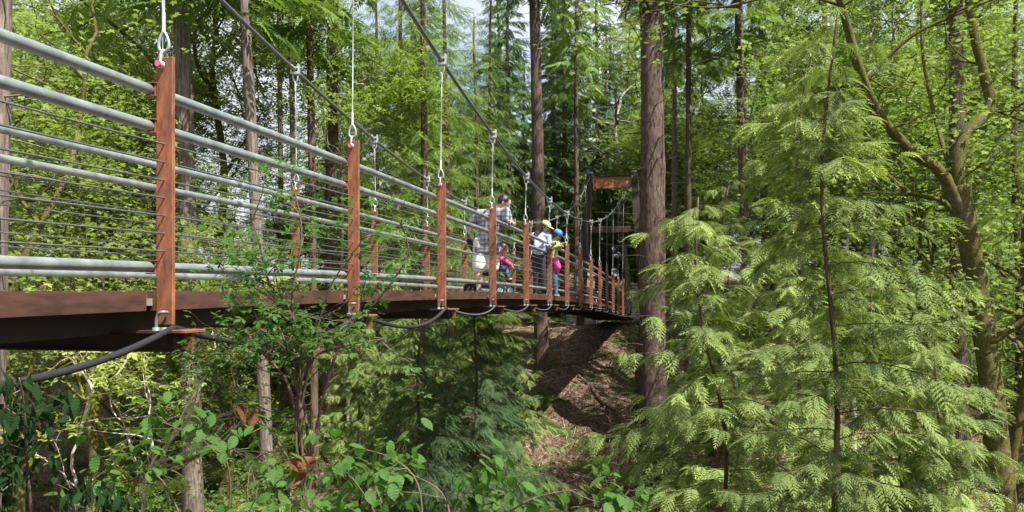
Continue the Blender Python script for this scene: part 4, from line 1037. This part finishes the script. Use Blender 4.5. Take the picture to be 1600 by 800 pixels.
# --- the wood behind: every tree its own object, filled region by region
used = []
def ok(x, y, d):
    for a, b in used:
        if (a-x)**2+(b-y)**2 < d*d: return False
    used.append((x, y)); return True
regions = [
 (-150, 480, 31, 62, 9, [('maple_a', .45), ('maple_b', .30), ('maple_c', .15), ('far_cedar', .10)], 'left'),
 (480, 830, 38, 70, 15, [('far_cedar', .6), ('maple_a', .2), ('far_fir', .2)], 'centre'),
 (830, 1000, 52, 80, 11, [('far_fir', .4), ('far_fir_b', .4), ('far_cedar', .2)], 'tower'),
 (1000, 1340, 37, 75, 19, [('maple_a', .50), ('alder', .25), ('far_cedar', .15), ('far_fir_b', .1)], 'right'),
 (1340, 1760, 30, 65, 15, [('far_cedar', .45), ('maple_b', .3), ('far_fir_b', .25)], 'edge')]
words = {'left': 'behind the left railing', 'centre': 'behind the middle of the bridge', 'tower': 'behind the far bridge tower', 'right': 'right of the thickest trunk', 'edge': 'behind the mossy maple'}
kinds = {'maple_a': ('maple_tree', 'bright green leafy maple', 'maple'), 'maple_b': ('maple_tree', 'tall bright green maple', 'maple'), 'maple_c': ('maple_tree', 'small mid green maple', 'maple'),
 'far_cedar': ('cedar_tree', 'drooping green cedar', 'cedar'), 'far_fir': ('fir_tree', 'tall dark fir with bare lower trunk', 'fir'), 'far_fir_b': ('fir_tree', 'dark fir branched nearly to the ground', 'fir'), 'alder': ('alder_tree', 'slender pale alder', 'alder')}
for (a, b, y0, y1, n, mix, rg) in regions:
    c = 0; tries = 0
    ks = [k for k, _ in mix]; ps = [p for _, p in mix]
    while c < n and tries < 600:
        tries += 1
        Y = y0+(y1-y0)*rng.random()**1.0; px = rng.uniform(a, b); x = (px-CX)/F*Y
        if Y < 47 and abs(px-950) < 70+5.0/Y*F: continue
        if rg == 'left' and abs(px-410) < 25+3.6/Y*F: continue
        if not ok(x, Y, 3.0): continue
        k = rng.choice(ks, p=ps); nm, lb, ct = kinds[k]
        inst(k, (x, Y, gz(x, Y)-.1), rng.random()*6.28, rng.uniform(.8, 1.15), nm, f'{lb} in the wood {words[rg]}', ct, f'{lb}s {words[rg]}')
        c += 1
# a far belt that closes the view under the crowns
for q in range(46):
    px = -250+2100*(q+rng.random())/46; Y = rng.uniform(72, 100); x = (px-CX)/F*Y
    k = ['far_fir_b', 'far_cedar', 'maple_c', 'maple_a'][rng.integers(0, 4)]; nm, lb, ct = kinds[k]
    inst(k, (x, Y, gz(x, Y)-.1), rng.random()*6.28, rng.uniform(.45, .75), nm, f'{lb} in the farthest row of the wood', ct, f'{lb}s in the farthest row')

# --- undergrowth, each plant its own object
def spread_plants(kind, n, box, smin, smax, name, label, cat, group, cond=None, names=('stem', 'leaves'), leaf=None):
    c = 0; t = 0
    while c < n and t < n*20:
        t += 1
        Y = rng.uniform(box[2], box[3]); px = rng.uniform(box[0], box[1]); x = (px-CX)/F*Y
        if cond and not cond(px, Y): continue
        inst(kind, (x, Y, gz(x, Y)), rng.random()*6.28, rng.uniform(smin, smax), name, label, cat, group, names=names, leaf=leaf); c += 1
spread_plants('fern', 16, (770, 1010, 23, 40), .5, 1.1, 'sword_fern', 'sword fern on the shaded brown bank under the far end of the bridge', 'fern', 'sword ferns on the brown bank', None, ('rootstock', 'fronds'))
notbrown = lambda px, Y: not (770 < px < 1010 and 24 < Y < 44)
spread_plants('bush_c', 22, (-80, 620, 17, 46), .7, 1.25, 'shrub', 'mid green bushy shrub on the slope below the left half of the bridge', 'shrub', 'bushy shrubs below the bridge on the left')
spread_plants('bush_a', 30, (-80, 800, 13, 30), .6, 1.2, 'shrub', 'loose green shrub on the ravine floor below the bridge', 'shrub', 'loose shrubs on the ravine floor')
spread_plants('bush_b', 34, (200, 1100, 17, 40), .6, 1.1, 'shrub', 'low bright shrub with small lobed leaves on the brown slope', 'shrub', 'low bright shrubs on the slope', lambda px, Y: notbrown(px, Y) or rng.random() < .25)
spread_plants('bush_c', 30, (1010, 1700, 14, 50), .8, 1.4, 'shrub', 'mid green bushy shrub under the trees on the right', 'shrub', 'bushy shrubs under the right hand trees')
spread_plants('bush_b', 18, (480, 1100, 44, 60), 1.2, 2.2, 'shrub', 'bright shrub beyond the far end of the bridge', 'shrub', 'bright shrubs beyond the far bank', lambda px, Y: not 900 < px < 1000)
spread_plants('fern', 60, (100, 1250, 15, 42), .7, 1.4, 'sword_fern', 'green sword fern growing on the ravine slope away from the brown bank', 'fern', 'sword ferns on the slope', notbrown, ('rootstock', 'fronds'))

# ground cover and litter, one object each
def cover():
    mb = MB(); n = 26000
    Y = rng.uniform(8, 60, n); px = rng.uniform(-150, 1750, n); x = (px-CX)/F*Y
    dens = .5+.5*np.sin(x*.9+1.3)*np.sin(Y*.7)+.35*np.sin(x*2.3)*np.sin(Y*2.1); br = ((px > 760) & (px < 1010) & (Y > 22) & (Y < 44))
    keep = rng.random(n) < np.where(br, dens*.22, dens*.9); x = x[keep]; Y = Y[keep]; k = len(x)
    scatter(mb, TUFT, np.stack([x, Y, ground_z(x, Y)+rng.uniform(.02, .22, k)], -1), rotmats(rng.random(k)*6.28, rng.normal(0, .3, k), rng.normal(0, .3, k)), rng.uniform(.08, .2, k))
    tag(link('ground_cover', mb.mesh('ground_cover', M['leaf_mid'])), 'low leafy green ground cover over the slope', 'ground cover', None, 'stuff')
    mb = MB(); n = 34000
    Y = rng.uniform(10, 46, n); px = rng.uniform(-100, 1700, n); x = (px-CX)/F*Y
    scatter(mb, LEAF, np.stack([x, Y, ground_z(x, Y)+rng.uniform(.01, .06, n)], -1), rotmats(rng.random(n)*6.28, rng.normal(0, .4, n), rng.normal(0, .5, n)), rng.uniform(.06, .18, n))
    tag(link('leaf_litter', mb.mesh('leaf_litter', M['dead_leaf'])), 'dry brown fallen leaves on the ground', 'leaf litter', None, 'stuff')
    mb = MB()
    for q in range(1300):
        Y = rng.uniform(14, 42); px = rng.uniform(300, 1250) if q % 3 else rng.uniform(760, 1010); x = (px-CX)/F*Y; a = rng.random()*6.28; L = rng.uniform(.2, 1.1)
        P = [np.array([x+math.cos(a)*L*t, Y+math.sin(a)*L*t, 0]) for t in (0, .5, 1)]
        P = [p+[rng.normal(0, .06), rng.normal(0, .06), gz(p[0], p[1])+rng.uniform(.0, .07)] for p in P]; tube(mb, P, [rng.uniform(.005, .014), .008, .003], 4, caps=False)
    tag(link('fallen_twigs', mb.mesh('fallen_twigs', M['twig_pale'])), 'fallen dry twigs scattered over the brown slope', 'twigs', None, 'stuff')
cover()
for (px, Y, L, a, r0, lab) in ((880, 20, 4.2, .15, .17, 'rotting brown log lying at the foot of the brown slope'), (930, 33, 3.4, 1.9, .10, 'thin fallen log on the slope under the bridge end'), (905, 36, 3.0, .5, .12, 'fallen log just below the far bridge end'), (560, 19, 2.6, 2.9, .11, 'fallen log below the bridge among shrubs')):
    x = (px-CX)/F*Y; mb = MB(); P = []
    for t in np.linspace(-.5, .5, 9): X_, Y_ = math.cos(a)*L*t, math.sin(a)*L*t; P.append([X_, Y_, gz(x+X_, Y+Y_)-gz(x, Y)+r0*.6])
    tube(mb, P, np.linspace(r0, r0*.75, 9), 10, rough=.08)
    o = link('fallen_log', mb.mesh('fallen_log', M['bark_brown'], True)); o.location = (x, Y, gz(x, Y)); tag(o, lab, 'log', 'fallen logs')

# --- foreground shrubs
def fg_plant(name, label, cat, Y, base_px, stems, leafm, barkm, tpl, ls, npl, sub=5, twigL=.35, thick=.010, jitY=.25, jl=.05, depth=2, pitch=(.25, .3), extra_leaf=None):
    base = at(*base_px, Y)
    r_ = empty(name, tuple(base)); tag(r_, label, cat)
    tb = MB(); cb = MB(); tips = []
    for st in stems:
        dy = rng.uniform(-jitY, jitY)
        P = smooth_path([at(px, py, Y+dy*k/max(1, len(st)-1))-base for k, (px, py) in enumerate(st)], 16)
        tube(tb, P, np.linspace(thick, thick*.3, 16), 6)
        out = []; tp = [P[8:]]
        for q in range(sub):
            i = rng.integers(4, 16); d = (P[min(i+1, 15)]-P[i-1]); d /= np.linalg.norm(d)+1e-9; d = d*.6+rng.normal(0, .6, 3)*np.array([1, .8, .5]); d /= np.linalg.norm(d)
            grow(P[i], d, twigL*rng.uniform(.6, 1.2), thick*.4, 3-depth, 3, out, tp, .7, .03, wig=.16)
        for Q, rad in out: tube(tb, Q, rad, 4, caps=False)
        tips += tp
    T = []; yw = []
    for q in tips:
        for u in range(npl):
            i = rng.integers(1, len(q)); T.append(q[i]+rng.normal(0, jl, 3)*[1, 1, .6])
            d = q[i]-q[i-1]; yw.append(math.atan2(d[1], d[0])+rng.choice([-1, 1])*rng.uniform(.4, 1.3))
    k = len(T)
    scatter(cb, tpl, T, rotmats(np.array(yw), rng.normal(pitch[0], pitch[1], k), rng.normal(0, .35, k)), rng.uniform(.6, 1.2, k)*ls)
    link('stems', tb.mesh('stems', barkm, True), r_); link('leaves', cb.mesh('leaves', leafm), r_)
    return r_, base
fg_plant('leafy_shrub', 'fresh green leafy shrub standing in front of the bridge left of the second near post', 'shrub', 4.2, (488, 900),
    [[(488, 900), (475, 780), (462, 680), (470, 560), (455, 470), (468, 400), (470, 340), (452, 275)],
     [(478, 820), (482, 700), (470, 610), (440, 520), (410, 470), (385, 420)],
     [(484, 840), (472, 700), (470, 600), (500, 500), (520, 440), (550, 400)],
     [(480, 800), (500, 640), (540, 520), (590, 470), (640, 400)],
     [(470, 700), (450, 600), (400, 540), (360, 480), (345, 440)],
     [(470, 640), (490, 560), (540, 540), (600, 530)],
     [(474, 760), (440, 700), (400, 640), (370, 600)],
     [(474, 660), (462, 600), (430, 560), (380, 540), (340, 560)],
     [(466, 560), (450, 480), (420, 440), (405, 380), (395, 345)]],
    M['leaf_hazel'], M['twig'], PALM3, .046, 3, sub=6, twigL=.22, thick=.010, jl=.03)
fg_plant('hazel_shrub', 'hazel with large toothed leaves along the bottom centre', 'shrub', 3.2, (640, 930),
    [[(640, 930), (600, 830), (560, 760), (520, 720)], [(650, 930), (660, 820), (650, 750), (610, 715), (560, 700)], [(655, 930), (700, 840), (740, 790), (790, 770)],
     [(660, 930), (760, 830), (830, 780), (900, 765)], [(650, 930), (700, 830), (690, 770), (640, 740)], [(620, 930), (560, 850), (480, 800), (430, 780)], [(660, 930), (780, 860), (860, 820), (940, 810)]],
    M['leaf_hazel'], M['twig'], OVATE, .064, 2, sub=3, twigL=.16, thick=.006, jl=.02, pitch=(.5, .35))
fg_plant('hazel_shrub', 'single hazel sprig with large leaves reaching up at the bottom left of centre', 'shrub', 3.4, (330, 960),
    [[(330, 960), (300, 860), (270, 780), (240, 740), (190, 740)], [(330, 960), (350, 840), (360, 760), (345, 700), (300, 680)], [(330, 960), (380, 850), (400, 780), (390, 720)], [(310, 940), (240, 860), (180, 810), (120, 790)], [(330, 940), (420, 840), (450, 790)]],
    M['leaf_hazel'], M['twig'], OVATE, .062, 2, sub=3, twigL=.16, thick=.006, jl=.02, pitch=(.5, .35))
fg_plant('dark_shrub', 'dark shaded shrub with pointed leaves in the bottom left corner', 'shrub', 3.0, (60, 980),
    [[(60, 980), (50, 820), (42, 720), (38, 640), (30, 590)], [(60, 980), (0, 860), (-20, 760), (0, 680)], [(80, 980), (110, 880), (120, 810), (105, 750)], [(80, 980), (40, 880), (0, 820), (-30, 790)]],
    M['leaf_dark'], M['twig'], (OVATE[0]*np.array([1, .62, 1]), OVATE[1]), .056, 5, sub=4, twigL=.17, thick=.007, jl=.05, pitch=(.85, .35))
r1, b1 = fg_plant('vine_maple', 'vine maple with whitish twigs and lime yellow leaf clusters below the left deck', 'vine maple', 9.0, (215, 900),
    [[(215, 900), (150, 820), (112, 730), (125, 680), (140, 620), (160, 570), (185, 545)], [(215, 900), (225, 780), (240, 720), (275, 680), (300, 640), (310, 600)], [(130, 660), (145, 610), (110, 560), (90, 545)],
     [(138, 625), (175, 595), (200, 560), (210, 540)], [(215, 760), (250, 720), (290, 640), (335, 560), (330, 520)], [(230, 740), (260, 735), (310, 715)], [(225, 770), (205, 700), (190, 650)], [(240, 720), (235, 670), (232, 650)], [(240, 725), (300, 705), (350, 690)]],
    M['leaf_lime'], M['twig_pale'], PALM3, .10, 3, sub=3, twigL=.50, thick=.022, jl=.06, pitch=(.1, .3))
mb = MB()
for pts, r0 in (([(232, 735, 0), (262, 728, 0), (300, 716, -.1), (316, 708, -.1)], .019), ([(198, 790, 0), (215, 745, 0), (240, 705, 0), (262, 690, 0)], .018), ([(104, 598, 0), (125, 618, 0), (140, 622, 0), (178, 590, 0)], .015), ([(118, 560, 0), (122, 590, 0), (130, 615, 0)], .013)):
    tube(mb, smooth_path([at(a, b, 8.98+c)-b1 for a, b, c in pts], 12), r0, 10, rough=.25)
tube(mb, smooth_path([at(140, 620, 8.98)-b1, at(165, 690, 8.98)-b1, at(205, 760, 8.98)-b1, at(232, 735, 8.98)-b1], 10), .013, 8, rough=.2)
link('moss', mb.mesh('moss', noise_mat('yellow_moss', (.10, .07, .008), (.26, .20, .03), 60, .95, bump=.8, dist=.02), True), r1)
# dead hanging leaves
def dead(px, py, Y, n, s, label):
    c = at(px, py, Y); r_ = empty('dead_leaf_clump', tuple(c)); tag(r_, label, 'dead leaves', 'curled dead leaves')
    for k in range(n):
        mb = MB(); v, f = OVATE; v = v.copy(); v[:, 2] += .5*np.abs(v[:, 1])+.25*np.sin(v[:, 0]*5)
        p = rng.normal(0, .022, (1, 3)); p[0, 2] -= .02*k
        scatter(mb, (v, f), p, rotmats(np.array([rng.random()*6.28]), np.array([rng.uniform(.7, 1.4)]), np.array([rng.normal(0, .8)])), np.array([s*rng.uniform(.7, 1.1)]))
        link('leaf', mb.mesh('leaf', M['dead_leaf']), r_)
    mb = MB(); tube(mb, [(0, 0, .06), (0, 0, -.02)], .002, 4); link('stalk', mb.mesh('stalk', M['twig']), r_)
dead(472, 716, 4.0, 5, .12, 'curled red brown dead leaves caught on the leafy shrub stem')
dead(386, 640, 5.2, 2, .13, 'curled brown dead leaf hanging left of the leafy shrub')

for o in col.objects:
    if '_c' in o: del o['_c']
